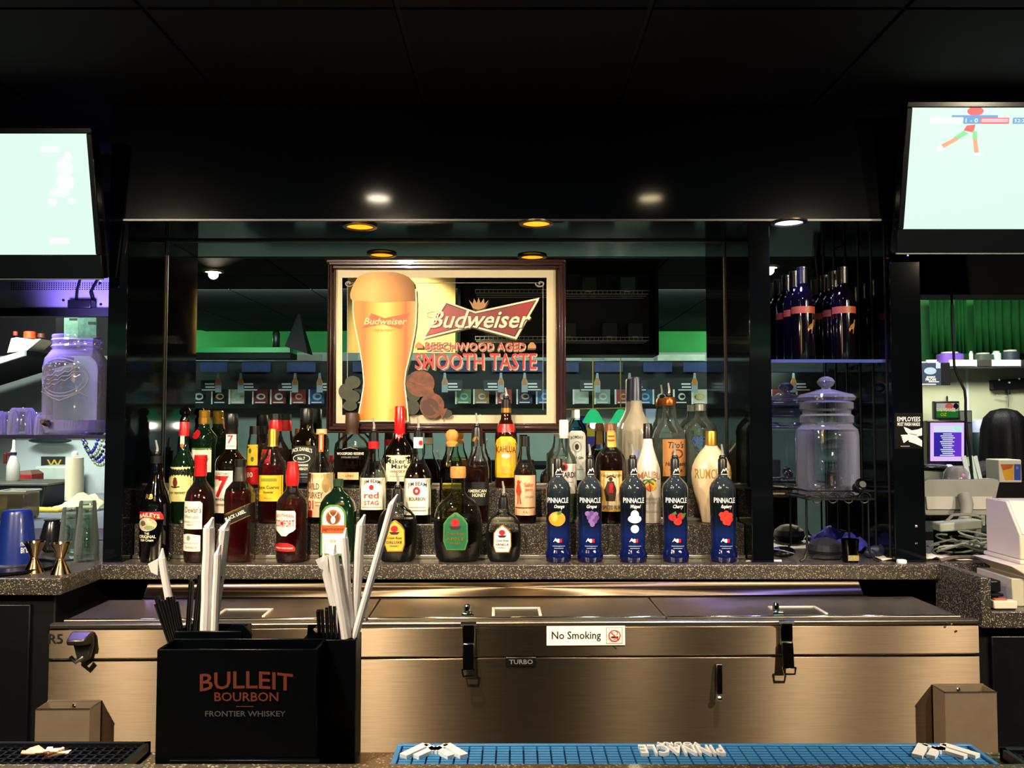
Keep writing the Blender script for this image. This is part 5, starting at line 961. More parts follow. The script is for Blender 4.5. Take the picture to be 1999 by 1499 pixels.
for k in range(5):
    m = M(); wd = .05 + .012*k; dp = .10 + .018*k
    for q in range(15): u = -1 + 2*q/14; m.ball((c0.x + .02*k - .03 + u*wd, 4.9 - .01*k, c0.z - dp*(1 - u*u)), .011, 8, 6)
    obj('bead_string', m, BDS[k % 3], t)
t = thing('pitcher', 'clear plastic pitcher with tan contents at the left frame edge', 'pitcher', (P(2, 1020, 3.6).x, 3.72, .0)); z_ = P(10, 1030, 3.6).z
obj('jug', M().box(-.07, .068, -.06, .06, .936, P(10, 962, 3.6).z), thin('tan_plastic', 'c8bc90', 1.4, .15, 'a89a68', .5), t, bevel=.015); obj('rim', M().tube([(-.07,-.06,P(10,962,3.6).z),(.068,-.06,P(10,962,3.6).z),(.068,.06,P(10,962,3.6).z),(-.07,.06,P(10,962,3.6).z),(-.07,-.06,P(10,962,3.6).z)], .004, 6), mat('pale_rail'), t)
t2 = struct(obj('counter_extension', M().box(-4, -1.5, 3.4, 3.95, .89, .936), MATS['grey_worktop'])); t2.name = 'trim_counter'
# high shelf with papers
t = thing('high_shelf', 'dark slanting high shelf behind the jar, white front edge', 'shelf'); a, b = P(-40, 712, 4.6), P(52, 684, 4.6)
obj('board', M().hexa([(a.x-.4,4.6,a.z-.16),(b.x,4.6,b.z-.03),(b.x,5.1,b.z-.03),(a.x-.4,5.1,a.z-.16)], [(a.x-.4,4.6,a.z-.13),(b.x,4.6,b.z),(b.x,5.1,b.z),(a.x-.4,5.1,a.z-.13)]), BLKM, t); obj('edge', M().hexa([(a.x-.4,4.58,a.z-.16),(b.x,4.58,b.z-.03),(b.x,4.6,b.z-.03),(a.x-.4,4.6,a.z-.16)], [(a.x-.4,4.58,a.z-.12),(b.x,4.58,b.z),(b.x,4.6,b.z),(a.x-.4,4.6,a.z-.12)]), mat('white_edge', 'cdd8dc', .4), t)
t = thing('paper_bag', 'cream paper sack with red-capped bottles on the high shelf', 'bag'); pts = [(12,688),(20,660),(30,658),(62,662),(78,661),(50,684)]; obj('sack', M().prism([(P(x,y,4.65).x, P(x,y,4.65).z) for x, y in pts], 4.66, 4.8, lambda a, b, c: (a, c, b)), CREAM, t)
for px, py, w_, h_, cc in ((54, 653, 11, 14, 'd0481c'), (26, 650, 4, 8, 'c03a2a'), (77, 654, 7, 8, '5a2a1c')): q = P(px, py + h_/2, 4.7); k = 4.7/F; obj('cap', M().lathe([(w_*k, 0), (w_*k, h_*k*.9), (w_*k*.8, h_*k)], 14, (q.x, 4.72, q.z)), mat('cap_' + cc, cc, .4), t)
t = thing('flyer', 'two green-tinted flyers hanging above the big jar', 'flyer'); d = Draw(plane(4.0), t); d.rect('sheet', mat('flyer_green', '6f9a80', .6, noise=.25, nscale=30), 125, 152, 619, 662, 1); d.rect('sheet', mat('flyer_teal', '4f7a68', .6, noise=.35, nscale=30), 152, 188, 619, 662, 1); d.rect('print', mat('sign_charcoal'), 135, 151, 621, 625, 1); d.rect('print', mat('sign_charcoal'), 172, 187, 628, 633, 1); d.flush()
o = obj('backing', M().box(P(125,0,4.0).x, P(188,0,4.0).x, 4.001, 4.006, P(0,662,4.0).z, P(0,619,4.0).z), BLKM, t)
# ================================================================ right opening
RWL = mat('cream_office_wall', 'b4b89a', .7, noise=.05, nscale=4)
struct(obj('wall_office', M().box(1.25, 5.9, 4.6, 4.7, 0, 1.70), RWL)); struct(obj('wall_office_upper', M().box(1.25, 5.9, 4.9, 5.0, 1.6, 2.7), mat('green_curtain_wall', '0f5a24', .7, noise=.3, nscale=4)))
obj('corner_strip', M().box(2.50, 2.512, 4.59, 4.6, .9, 1.70), mat('white_edge'), bpy.data.objects['wall_office'])
t = thing('curtain', 'green curtain panels hanging above the white ledge on the right', 'curtain')
for k, (x0, x1) in enumerate(((1818, 1855), (1868, 1886), (1905, 1942), (1942, 1990), (1990, 2040))):
    a, b = P(x0, 690, 4.75), P(x1, 578, 4.75); m = M(); vs = []; fs = []
    for i in range(13):
        xx = a.x + (b.x-a.x)*i/12; yy = 4.75 + .012*math.sin(i*1.6); vs += [(xx, yy, a.z), (xx, yy, b.z)]
    for i in range(12): fs.append((2*i, 2*i+2, 2*i+3, 2*i+1))
    o = obj('panel', m.add(vs, fs), mat('green_cloth', '0a3a16', .8, spec=.1, noise=.15, nscale=20), t); o.modifiers.new('solid', 'SOLIDIFY').thickness = .006
lg = thing('ledge', 'ledge with white boards along the top of the cream wall', 'ledge'); z0, z1 = P(0, 716, 4.45).z, P(0, 702, 4.45).z
obj('board', M().box(1.3, 4.0, 4.47, 4.75, z0, z0 + .012), mat('white_edge'), lg)
for x0, x1, c in ((1794, 1813, 'd8e4ea'), (1838, 1890, 'd8e4ea'), (1892, 1918, '3a3a34'), (1918, 1974, 'd8e4ea'), (1976, 2040, '2a2c30')):
    a, b = P(x0, 0, 4.45), P(x1, 0, 4.45); obj('sign_panel', M().box(a.x, b.x, 4.455, 4.47, z0 + .004, z1), mat('panel_' + c, c, .4), lg, bevel=.001)
for i, (x0, x1, y0, c, lb) in enumerate(((1832, 1876, 690, '6a48b0', 'purple carton'), (1892, 1899, 688, 'c8e8cc', 'slim pale green bottle'), (1902, 1935, 692, '3c4a44', 'low grey box'), (1937, 1953, 688, 'b8ecc8', 'mint green jar'), (1956, 1988, 686, '28343c', 'dark canister'))):
    a, b = P(x0, 702, 4.6), P(x1, y0, 4.6); q = thing('storage_item', lb + ' standing on the white ledge at the right', 'container', ((a.x+b.x)/2, 4.6, z0 + .012)); w_ = (b.x-a.x)/2
    obj('container_body', M().lathe([(w_*.9, 0), (w_, .005), (w_, (b.z-z0)*.8), (w_*.7, (b.z-z0)*.86)], 16, dr=min(1, .05/w_) if w_ > .05 else 1, e=4 if i in (0, 2) else 2), mat('store_' + c, c, .4), q); obj('lid', M().lathe([(w_*.72, (b.z-z0)*.86), (w_*.72, (b.z-z0)*.95)], 14, dr=min(1, .05/w_) if w_ > .05 else 1), mat('pale_rail'), q)
fy = thing('hanging_flyer', 'dark blue hanging flyer with pale lettering near the right pier', 'flyer'); d = Draw(plane(4.3), fy); d.rect('sheet', mat('flyer_navy', '1c2a40', .5, noise=.3, nscale=30), 1797, 1837, 708, 752, 1); d.ell('emblem', mat('flyer_pale', '8c9cb0', .5), 1816, 724, 12, 7); d.rect('emblem', mat('flyer_pale'), 1827, 1836, 708, 719, 1); d.txt('lettering', WHITE, 'ADVANCE', 1817, 736, 4, 17); d.txt('lettering', WHITE, 'FROM', 1817, 741, 5, 20); d.rect('lettering', WHITE, 1813, 1833, 744.5, 746, 1); d.rect('lettering', WHITE, 1800, 1827, 749, 751, 1); d.flush()
obj('backing', M().box(P(1797,0,4.3).x, P(1837,0,4.3).x, 4.301, 4.306, P(0,752,4.3).z, P(0,708,4.3).z), BLKM, fy)
# monitor, small picture sign, dispenser etc.
YN = 4.25; mn = thing('monitor', 'black monitor with a violet order list on its screen, beyond the right opening', 'monitor'); 
def pq(n, x0, x1, y0, y1, Y, dp, m, par, bev=.004, back=0): a, b = P(x0, y1, Y), P(x1, y0, Y); return obj(n, M().box(a.x, b.x, Y + back, Y + back + dp, a.z, b.z), m, par, bevel=bev)
pq('case', 1811, 1886, 821, 909, YN, .04, BLKP, mn); d = Draw(plane(YN), mn)
SV = mat('screen_violet', '000000', .3, emit='6a3ad0', es=.9); SI = mat('screen_indigo', '000000', .3, emit='3a2ab0', es=.8); SL = mat('screen_lilac', '000000', .3, emit='dcb8ff', es=1.1); SPL = mat('screen_pale', '000000', .3, emit='d8e0f4', es=1.0); SGN = mat('screen_mint', '000000', .3, emit='b0f0e0', es=1)
d.rect('screen', SL, 1816, 1882, 825, 900, 1); d.rect('screen_panel', SPL, 1822, 1878, 831, 843, 1); d.rect('screen_panel', SGN, 1863, 1876, 830, 842, 1); d.rect('screen_panel', SI, 1823, 1852, 844, 891, 1); d.rect('screen_panel', SV, 1852, 1877, 844, 891, 1)
for k in range(12): d.rect('screen_text', SPL, 1850 - (9 + (k * 5) % 7), 1850 + (8 + (k * 3) % 7), 846 + k * 3.8, 848 + k * 3.8, 1)
d.flush(); pq('foot', 1822, 1874, 909, 916, YN, .12, mat('dark_steel'), mn); obj('neck', M().box(P(1843,0,YN).x, P(1853,0,YN).x, YN+.03, YN+.06, .93, P(0,880,YN).z), BLKP, mn)
gs = thing('picture_sign', 'small lit sign with yellow lettering on green above the monitor', 'sign'); pq('case', 1825, 1873, 783, 819, 4.3, .03, BLKP, gs); d = Draw(plane(4.3), gs)
ES = lambda n, c, e=.55: mat('lit_' + n, '000000', .4, emit=c, es=e)
d.rect('panel', ES('green', '2c9a3c', .4), 1828, 1871, 802, 815, 1); d.rect('panel', ES('white', 'd8d8cc'), 1828, 1871, 787, 802, 1); d.ell('panel', ES('coral', 'e87868'), 1853, 793, 8, 6); d.ell('panel', ES('dark', '101820'), 1866, 793, 5, 6); d.txt('lettering', ES('yellow', 'f0e078', .8), 'THE', 1834, 800, 6, 12); d.txt('lettering', ES('yellow2', 'f0e898', .8), 'VOYAGE', 1853, 800, 7, 24); d.txt('lettering', ES('gold', 'e0c030', .7), 'OZ', 1842, 809, 6, 12); d.flush()
obj('hook', M().tube([P(1849, 783, 4.32), P(1849, 776, 4.5), P(1849, 774, 4.6)], .004, 6), BLKM, gs)
sp_ = thing('speaker_box', 'dark box mounted behind the small lit sign', 'box'); pq('case', 1872, 1898, 801, 892, 4.38, .2, mat('charcoal_box', '2a2e2c', .5), sp_); pq('grille', 1875, 1896, 804, 824, 4.375, .006, mat('grey_grille', '4c524c', .6), sp_, .001)
td = thing('soap_dispenser', 'dark soap dispenser with a pale violet top on the cream wall beside the woman', 'dispenser'); a = P(1922, 858, 4.5); k = 4.5/F
obj('case', M().lathe([(13*k, -42*k), (18*k, -30*k), (21*k, 0), (19*k, 22*k), (12*k, 32*k)], 22, (a.x, 4.53, a.z), 2.6, .7), mat('dark_teal_plastic', '26363a', .35), td); obj('cover', M().lathe([(21*k, 14*k), (20.5*k, 28*k), (15*k, 37*k), (5*k, 40*k)], 22, (a.x, 4.535, a.z), 2.6, .8), mat('pale_violet_plastic', 'a8b0e0', .35), td); obj('window', M().box(a.x-6*k, a.x+6*k, 4.47, 4.49, a.z-18*k, a.z-6*k), mat('pale_rail'), td); obj('wall_plate', M().box(a.x-24*k, a.x+4*k, 4.56, 4.6, a.z-90*k, a.z+34*k), mat('mint_plate', 'b8dcc8', .5), td)
for i, (x0, x1, lb) in enumerate(((1888, 1896, 'left'), (1902, 1909, 'middle'), (1911, 1918, 'right'))): q = thing('paper_card', 'upright white card behind the grey display, %s of three' % lb, 'card'); obj('sheet', M().hexa([(P(x0,935,3.5).x,3.5,P(0,935,3.5).z),(P(x1,935,3.5).x,3.5,P(0,935,3.5).z),(P(x1,935,3.5).x,3.504,P(0,935,3.5).z),(P(x0,935,3.5).x,3.504,P(0,935,3.5).z)], [(P(x0-1,890,3.5).x,3.54,P(0,892,3.5).z),(P(x1,890,3.5).x,3.54,P(0,890,3.5).z),(P(x1,890,3.5).x,3.544,P(0,890,3.5).z),(P(x0-1,890,3.5).x,3.544,P(0,892,3.5).z)]), mat('white_edge') if i != 1 else mat('mint_plate'), q); q.location.z = 0; obj('rest', M().box(P(x0,0,3.5).x, P(x1,0,3.5).x, 3.5, 3.56, .935, P(0,935,3.5).z), mat('pale_rail'), q)
q = thing('towel_bar', 'bright steel tube under the monitor by the right pier', 'rail'); obj('tube', M().tube([P(1800, 912, 4.2), P(1852, 915, 4.2)], .018, 14), CHROME, q); obj('end_cap', M().ball(P(1853, 915, 4.2), .024, 12, 8), mat('pale_violet_plastic'), q); obj('post', M().tube([P(1812, 912, 4.2), P(1812, 912, 4.2) + Vector((0, .4, 0))], .008, 8), CHROME, q)
q = thing('plastic_bowl', 'clear plastic bowl upside down behind the grey display', 'bowl', P(1868, 935, 3.55)); obj('bowl', M().lathe([(.055, 0), (.05, .03), (.035, .05), (.01, .056)], 22), thin('milky_plastic', 'e0dce8', 1.4, .1, 'c8c4d0', .4), q); obj('knob', M().ball((0, -.045, .015), .012, 10, 7), mat('pink_knob', 'c88ac8', .4), q); obj('rest', M().box(-.05, .05, -.04, .04, .935 - q.location.z, 0), BLKM, q)
kt = thing('wall_rack', 'black slatted strip with pegs on the cream wall at the right edge', 'rack'); a = P(1937, 744, 4.57); o = obj('strip', M().hexa([(a.x,4.56,a.z-.045),(a.x+.6,4.56,a.z-.02),(a.x+.6,4.6,a.z-.02),(a.x,4.6,a.z-.045)], [(a.x,4.56,a.z+.005),(a.x+.6,4.56,a.z+.045),(a.x+.6,4.6,a.z+.045),(a.x,4.6,a.z+.005)]), BLKP, kt)
for k in range(10): obj('peg', M().ball((a.x + .03 + k*.055, 4.556, a.z + (-.012 if k % 2 else .006) + k*.003), .006, 8, 6), mat('pale_rail'), kt)
hk = thing('hanging_tool', 'small dark-handled tool hanging on the cream wall above the woman', 'tool'); obj('handle', M().tube([P(1969, 760, 4.57), P(1969, 770, 4.57)], .008, 8), BLKP, hk); obj('shaft', M().tube([P(1969, 770, 4.57), P(1968, 795, 4.57)], .004, 6), CHROME, hk); obj('cord', M().tube([P(1966, 773, 4.57), P(1955, 774, 4.57), P(1945, 771, 4.57)], .0025, 5), mat('pale_rail'), hk)
cb = tag(obj('cable', M().tube([P(x, y, 2.95 - .05 * i / 12) for i, (x, y) in enumerate(((1857, 520), (1857, 560), (1860, 640), (1862, 700), (1863, 715), (1868, 730), (1876, 747), (1883, 762), (1885, 780), (1885, 810), (1888, 850), (1893, 880), (1897, 920), (1899, 955), (1902, 985), (1908, 1000)))], .0045, 8), BLKM), 'thick black cable hanging down in the right opening', 'cable')
# ---- seated woman seen from behind
YW = 3.95; wx = P(1962, 800, YW).x; hz = P(1962, 797, YW).z
pw = thing('person', 'person with long dark hair in dark clothing, seen from behind at the right edge', 'person', (wx, YW, 0))
J = [(0,0,.66),(0,.0,.86),(0,.01,1.06),(0,.0,1.17),(0,.01,1.26),(0,.015,1.35), (-.17,0,1.13),(-.22,.05,.92),(-.15,.27,.86), (.17,0,1.13),(.22,.05,.92),(.15,.27,.86), (-.1,.05,.64),(-.13,.45,.64),(-.13,.47,.24),(-.13,.58,.17), (.1,.05,.64),(.13,.45,.64),(.13,.47,.24),(.13,.58,.17)]
dzz = hz - 1.445; J = [(a, b, c + dzz) if i < 12 else (a, b, c + dzz) for i, (a, b, c) in enumerate(J)]
Eg = [(0,1),(1,2),(2,3),(3,4),(4,5),(3,6),(6,7),(7,8),(3,9),(9,10),(10,11),(0,12),(12,13),(13,14),(14,15),(0,16),(16,17),(17,18),(18,19)]
Rr = [.15,.13,.14,.085,.055,.08,.065,.045,.03,.065,.045,.03,.10,.07,.05,.04,.10,.07,.05,.04]
me = bpy.data.meshes.new('body'); me.from_pydata(J, Eg, []); bo = bpy.data.objects.new('body', me); COL.objects.link(bo); bo.parent = pw
sk = bo.modifiers.new('skin', 'SKIN'); 
for v, r in zip(me.skin_vertices[0].data, Rr): v.radius = (r, r * .8)
me.skin_vertices[0].data[0].use_root = True; sb = bo.modifiers.new('sub', 'SUBSURF'); sb.levels = 2; sb.render_levels = 2; me.materials.append(mat('dark_clothes', '0a0c18', .8, noise=.2, nscale=30))
z = hz
hr = M(); prof = [(.115, z-.42), (.125, z-.36), (.120, z-.26), (.112, z-.18), (.108, z-.10), (.092, z-.045), (.06, z-.012), (.015, z)]
vs = []; fs = []; n = 40
for r, zz in prof:
    for k in range(n): a = 2*math.pi*k/n; q = r * (1 + .035*math.sin(9*a) + .02*math.sin(17*a + 1)); vs.append((q*math.cos(a)*.95, q*math.sin(a)*.9 + .012, zz))
for i in range(len(prof)-1):
    for k in range(n): k2 = (k+1) % n; fs.append((i*n+k, i*n+k2, (i+1)*n+k2, (i+1)*n+k))
fs.append(tuple(range((len(prof)-1)*n, len(prof)*n))); fs.append(tuple(reversed(range(n))))
obj('hair', hr.add(vs, fs), mat('black_hair', '050509', .5, spec=.15, noise=.3, nscale=8, stretch=(30, 30, 1), bump=.5), pw, ang=80)
hd = M().ball((0, .06, z-.12), .075, 16, 12, (1, 1.1, 1.25)); obj('face', hd.ball((0, .145, z-.13), .014, 8, 6).ball((-.03, .13, z-.105), .012, 8, 6).ball((.03, .13, z-.105), .012, 8, 6).ball((0, .128, z-.17), .016, 8, 6, (1.3, .6, .5)), mat('skin', 'b98a6c', .5), pw)
stl = thing('bar_stool', 'dark stool under the person at the right', 'stool', (wx, YW, 0)); zt = .56 + dzz - .02
obj('seat', M().lathe([(.16, zt-.06), (.18, zt-.04), (.18, zt-.01), (.15, zt)], 24), BLKM, stl)
for a in range(4): q = a*math.pi/2 + .8; obj('leg', M().tube([(.13*math.cos(q), .13*math.sin(q), zt-.05), (.2*math.cos(q), .2*math.sin(q), 0)], .012, 8), CHROME, stl)
# beer carton at the right edge
bc = thing('beer_carton', 'yellow, white and blue drinks carton behind the grey display at the right edge', 'carton'); pq('box_body', 1951, 1994, 897, 942, 3.55, .1, mat('carton_white', 'd0cdc4', .5), bc); d = Draw(plane(3.55), bc); d.poly('print', mat('carton_yellow', 'd8a020', .5, noise=.15, nscale=20), [(1953,906),(1979,906),(1979,937),(1962,937)]); d.poly('print', mat('carton_orange', 'b85a1c', .5, noise=.2, nscale=30), [(1953,906),(1979,906),(1975,914),(1958,918)]); d.rect('print', BLUP, 1980, 1993, 906, 937, 1); d.txt('print', mat('flyer_pale'), 'B', 1986, 913, 5, 4); d.flush()
q = P(1972, 945, 3.55); obj('rest', M().box(q.x-.09, q.x+.09, 3.56, 3.65, .9, P(0, 941, 3.55).z), BLKM, bc)
# office counter for all of these
oc = thing('office_counter', 'dark counter behind the displays in the right opening', 'counter'); obj('worktop', M().box(1.35, 4.0, 3.3, 3.66, .89, .935), BLKM, oc); obj('front', M().box(1.35, 4.0, 3.34, 3.6, 0, .89), BLKM, oc)
od = thing('office_desk', 'dark desk against the cream wall carrying the monitor', 'desk'); obj('top', M().box(1.35, 4.0, 4.16, 4.58, .89, .93), BLKM, od); obj('side', M().box(1.35, 1.4, 4.2, 4.55, 0, .89), BLKM, od); obj('side', M().box(3.95, 4.0, 4.2, 4.55, 0, .89), BLKM, od)
# grey display seen from behind + clutter, printer, register base
gd = thing('display', 'grey point-of-sale display seen from behind in the right opening', 'display'); GD = mat('grey_display', '8c8c86', .45, noise=.06, nscale=14); Yd = 2.86
a = [(1803,941),(1812,936),(1948,936),(1952,941),(1938,1002),(1932,1006),(1808,1006),(1804,1000)]
obj('shell', M().prism([(P(x,y,Yd).x, P(x,y,Yd).z) for x, y in a], Yd, Yd + .03, lambda x, y, z: (x, z, y)), GD, gd, bevel=.003)
obj('rear_panel', M().prism([(P(x,y,Yd).x, P(x,y,Yd).z) for x, y in ((1806,969),(1936,969),(1930,994),(1808,994))], Yd - .006, Yd, lambda x, y, z: (x, z, y)), mat('pale_grey_panel', 'b8b8b2', .45), gd, bevel=.002)
obj('stand', M().tube([P(1882, 966, 2.84), P(1888, 985, 2.82), P(1886, 1005, 2.80), P(1876, 1025, 2.78)], .022, 12, .016), GD, gd); obj('foot', M().lathe([(.06, 0), (.06, .008), (.02, .014), (.018, P(0, 1020, 2.78).z - .936)], 20, (P(1876, 0, 2.78).x, 2.78, .936)), GD, gd)
ad = thing('power_adapter', 'pale power adapter brick lying among cables right of the pier', 'adapter'); PGN = mat('pale_plastic'); a, b = P(1830, 1045, 2.72), P(1912, 1020, 2.72)
obj('brick', M().hexa([(a.x,2.70,1.01),(b.x,2.70,1.02),(b.x,2.76,1.02),(a.x,2.76,1.01)], [(a.x,2.70,1.038),(b.x,2.70,1.050),(b.x,2.76,1.050),(a.x,2.76,1.038)]), PGN, ad, bevel=.005)
for k in range(7): obj('cord', M().tube([(a.x - .02 + .02*k, 2.69 + .01*k, .95 + .005*k), (a.x + .05 + .012*k, 2.67, .975 + .006*math.sin(k)), (a.x + .11, 2.68 + .006*k, .955 + .008*(k % 3)), (b.x + .03, 2.70, .95 + .01*(k % 2))], .0035, 6), PGN if k % 2 else mat('grey_cord', '70746c', .5), ad)
obj('support_block', M().box(a.x + .02, b.x - .01, 2.735, 2.79, .936, 1.012), BLKM, ad, bevel=.004)
for k in range(12):
    c_ = Vector((random.uniform(a.x - .01, b.x), 2.70 + random.uniform(-.02, .02), .948 + .005 * k)); w_ = random.uniform(.03, .06); ph = random.uniform(0, 6)
    obj('cord', M().tube([(c_.x + w_ * math.cos(t), c_.y + .02 * math.sin(t * .7), c_.z + .012 * math.sin(t + ph)) for t in [q * .5 for q in range(10)]], .0032, 6), PGN if k % 3 else mat('grey_cord'), ad)
obj('loop', M().tube([P(x, y, 2.74) for x, y in ((1845, 1020), (1860, 1005), (1885, 1004), (1905, 1006), (1918, 1012), (1915, 1030))], .005, 7), mat('grey_cord'), ad)
kb = tag(obj('flat_cord', M().tube([P(x, y, 2.56) for x, y in ((1835, 1094), (1860, 1088), (1890, 1087), (1920, 1090), (1955, 1096))], .006, 7), mat('brown_cord', '5a5040', .5)), 'thick brown cord running from the counter to the printer', 'cord')
Yp = 2.38; pr = thing('receipt_printer', 'white receipt printer with sloping front at the right edge', 'printer'); PW_ = mat('printer_white', 'd0c6b4', .45, noise=.03, nscale=10); x0 = 1.437; x1 = x0 + .17
zb, zt = P(0, 1093, Yp).z, P(0, 976, Yp + .1).z
zm = P(0, 1044, Yp).z
obj('case', M().prism([(Yp, zb), (Yp, zm), (Yp + .035, zm + .05), (Yp + .06, zt), (Yp + .17, zt), (Yp + .17, zb)], x0, x1, lambda a, b, c: (c, a, b)), PW_, pr, bevel=.004)
obj('cover', M().prism([(Yp - .003, zm + .001), (Yp + .033, zm + .052), (Yp + .058, zt + .002), (Yp + .12, zt + .003), (Yp + .12, zt + .0005), (Yp + .062, zt - .002), (Yp + .037, zm + .048), (Yp + .002, zm)], x0 + .006, x1 - .004, lambda a, b, c: (c, a, b)), mat('printer_cream', 'e0d6c2', .4), pr, bevel=.002)
obj('seam', M().box(x0 + .03, x1, Yp + .044, Yp + .0465, zm + .062, zm + .066), mat('sign_charcoal'), pr); obj('base_plate', M().box(x0 - .004, x1, Yp - .006, Yp + .18, zb - .012, zb), PW_, pr, bevel=.003)
rb_ = thing('cash_register_base', 'white cash register base with a violet display under the printer', 'register'); x0 = 1.400; zc = .846
obj('case', M().prism([(x0 - .01, zb - .012), (x0 + .3, zb - .012), (x0 + .3, zc), (x0 + .045, zc), (x0 + .045, zb - .045)], 2.35, 2.55, lambda a, b, c: (a, c, b)), PW_, rb_, bevel=.004)
obj('side_panel', M().box(x0 + .005, x0 + .05, 2.37, 2.55, zc, zb - .05), mat('shade_plastic', 'b0a894', .5), rb_, bevel=.003); obj('display_window', M().box(x0 + .075, x0 + .14, 2.346, 2.35, zc + .02, zb - .045), mat('violet_window', '7a74b8', .2), rb_, bevel=.001)
q = thing('card_reader', 'small black card reader with cord beside the register base', 'card reader', (1.345, 2.40, .846)); obj('case', M().box(-.002, .03, -.03, .02, .04, .072), BLKP, q, bevel=.004); obj('slot', M().box(-.002, .034, -.034, .01, .028, .036), BLKM, q, bevel=.002); obj('foot', M().box(.0, .026, -.02, .02, 0, .028), BLKP, q)
q = thing('receipt_tray', 'white receipt tray lying in front of the register base', 'tray', (1.355, 2.335, .846)); obj('tray', M().box(-.03, .035, -.015, .012, .004, .026), PW_, q, bevel=.003); obj('shadow_foot', M().box(-.026, .03, -.012, .01, 0, .004), BLKM, q); obj('slip', M().box(-.024, .01, -.008, .006, .026, .03), mat('carton_orange'), q)
# ================================================================ bar room seen in the mirror
ORD = 'first second third fourth fifth sixth seventh eighth ninth tenth eleventh twelfth thirteenth fourteenth fifteenth sixteenth seventeenth eighteenth nineteenth twentieth twenty-first twenty-second twenty-third twenty-fourth twenty-fifth'.split()
def vq(n, x0, x1, y0, y1, Yv, dp, m, par=None, bev=.0): a, b = V(x0, y1, Yv), V(x1, y0, Yv); return obj(n, M().box(a.x, b.x, a.y - dp, a.y, a.z, b.z), m, par, bevel=bev)
fb2 = thing('display_ledge', 'dark display ledge along the far wall of the bar room, seen in the mirror', 'ledge')
vq('board', -80, 2080, 705, 797, 8.7, .25, mat('dark_board', '14181a', .6), fb2); vq('cap', -80, 2080, 688, 705, 8.68, .28, mat('ledge_grey', '98a49c', .5), fb2)
for i, (x0, x1, c) in enumerate(((378, 446, 'cfd8d0'), (476, 520, '9aa89c'), (536, 628, '8c8c7c'), (700, 850, 'b8c4bc'), (860, 1060, 'b8c4bc'), (1100, 1135, 'c4ccc4'), (1180, 1250, 'a8b4ac'), (1284, 1376, 'c8d4c8'), (1505, 1622, 'b8b8b0'))): vq('white_card', x0, x1, 692, 704, 8.66, .02, mat('card_' + c, c, .5, noise=.15, nscale=10), fb2)
for i, (x0, x1) in enumerate(((390, 444), (472, 528), (560, 616), (690, 760), (860, 930), (960, 1060), (1100, 1130), (1160, 1216), (1256, 1312), (1334, 1382))): tag(vq('banner', x0, x1, 707, 726, 8.6, .015, mat('blue_banner', '22376e', .5, noise=.3, nscale=12)), 'blue banner under the mirrored ledge, %s from the left' % ORD[i], 'banner', 'blue banners in the mirror')
TEAM = ['1a2430', '14181c', 'c8bfae', '7a1c1c', '7a1a24', '8a3030', '2a4a8a', '5c6a70', '30508a', '1a2a40', '6a8a4a', 'a0793c', 'b8421c', '1c2450', '2a6aa0', 'c8c8c0', '9ab0a4', 'a03a44', '2a6a9a']
for i, px in enumerate((387, 428, 462, 508, 543, 582, 618, 700, 740, 780, 905, 940, 984, 1024, 1062, 1134, 1176, 1216, 1258, 1290, 1330, 1366, 1520, 1570, 1610)):
    tg = thing('team_card', 'square team pennant card, %s from the left in the mirrored row under the ledge' % ORD[i], 'card', (0, 0, 0), 0, 'team pennant cards in the mirror'); c = TEAM[i % len(TEAM)]
    vq('sheet', px - 16, px + 15, 760, 788, 8.5, .004, mat('team_' + c, c, .5), tg); vq('margin', px - 16, px - 13, 760, 789, 8.496, .004, WHITE, tg)
    d = Draw(vplane(8.495), tg); d.ell('emblem', mat('emblem_%d' % (i % 4), ('d8d8d0', 'd0b070', '9ab8c8', 'c8d0d4')[i % 4], .5), px + 1, 774, 9 - i % 3, 7 - i % 2); d.ell('emblem', mat('team_' + c), px + 2, 774, 5, 3.5); d.rect('print', WHITE, px - 10, px + 10, 784.5, 786.5, 1); d.flush()
for i, px in enumerate((410, 486, 560, 640, 725, 885, 962, 1040, 1150, 1245, 1340, 1565)):
    tg = thing('hanging_mobile', 'dark promotional mobile with bottle print, %s from the left in the mirror' % ORD[i], 'mobile', (0, 0, 0), 0, 'promotional mobiles in the mirror'); d = Draw(vplane(8.3), tg); o = -8 if i % 2 else 8
    vq('card', px - 18, px + 18, 742, 764, 8.3, .003, mat('mobile_dark', '1c2226', .5), tg); d.rect('print', WHITE, px - 10, px + 8, 748, 751, 1); d.rect('print', WHITE, px - 9, px + 9, 754, 757, 1); d.rect('print', WHITE, px - 16, px + 16, 760, 762, 1)
    d.rows('bottle_print', mat('mobile_bottle', '9aa8b0', .4), [(728, px+o*2-2, px+o*2+2), (738, px+o*2-3, px+o*2+3), (746, px+o*2-6, px+o*2+6), (766, px+o*2-6, px+o*2+6)], 2); d.rows('bottle_print', mat('mobile_amber', 'c87a2c', .4), [(738, px+o*2-3, px+o*2+3), (752, px+o*2-5, px+o*2+5)], 2); d.flush()
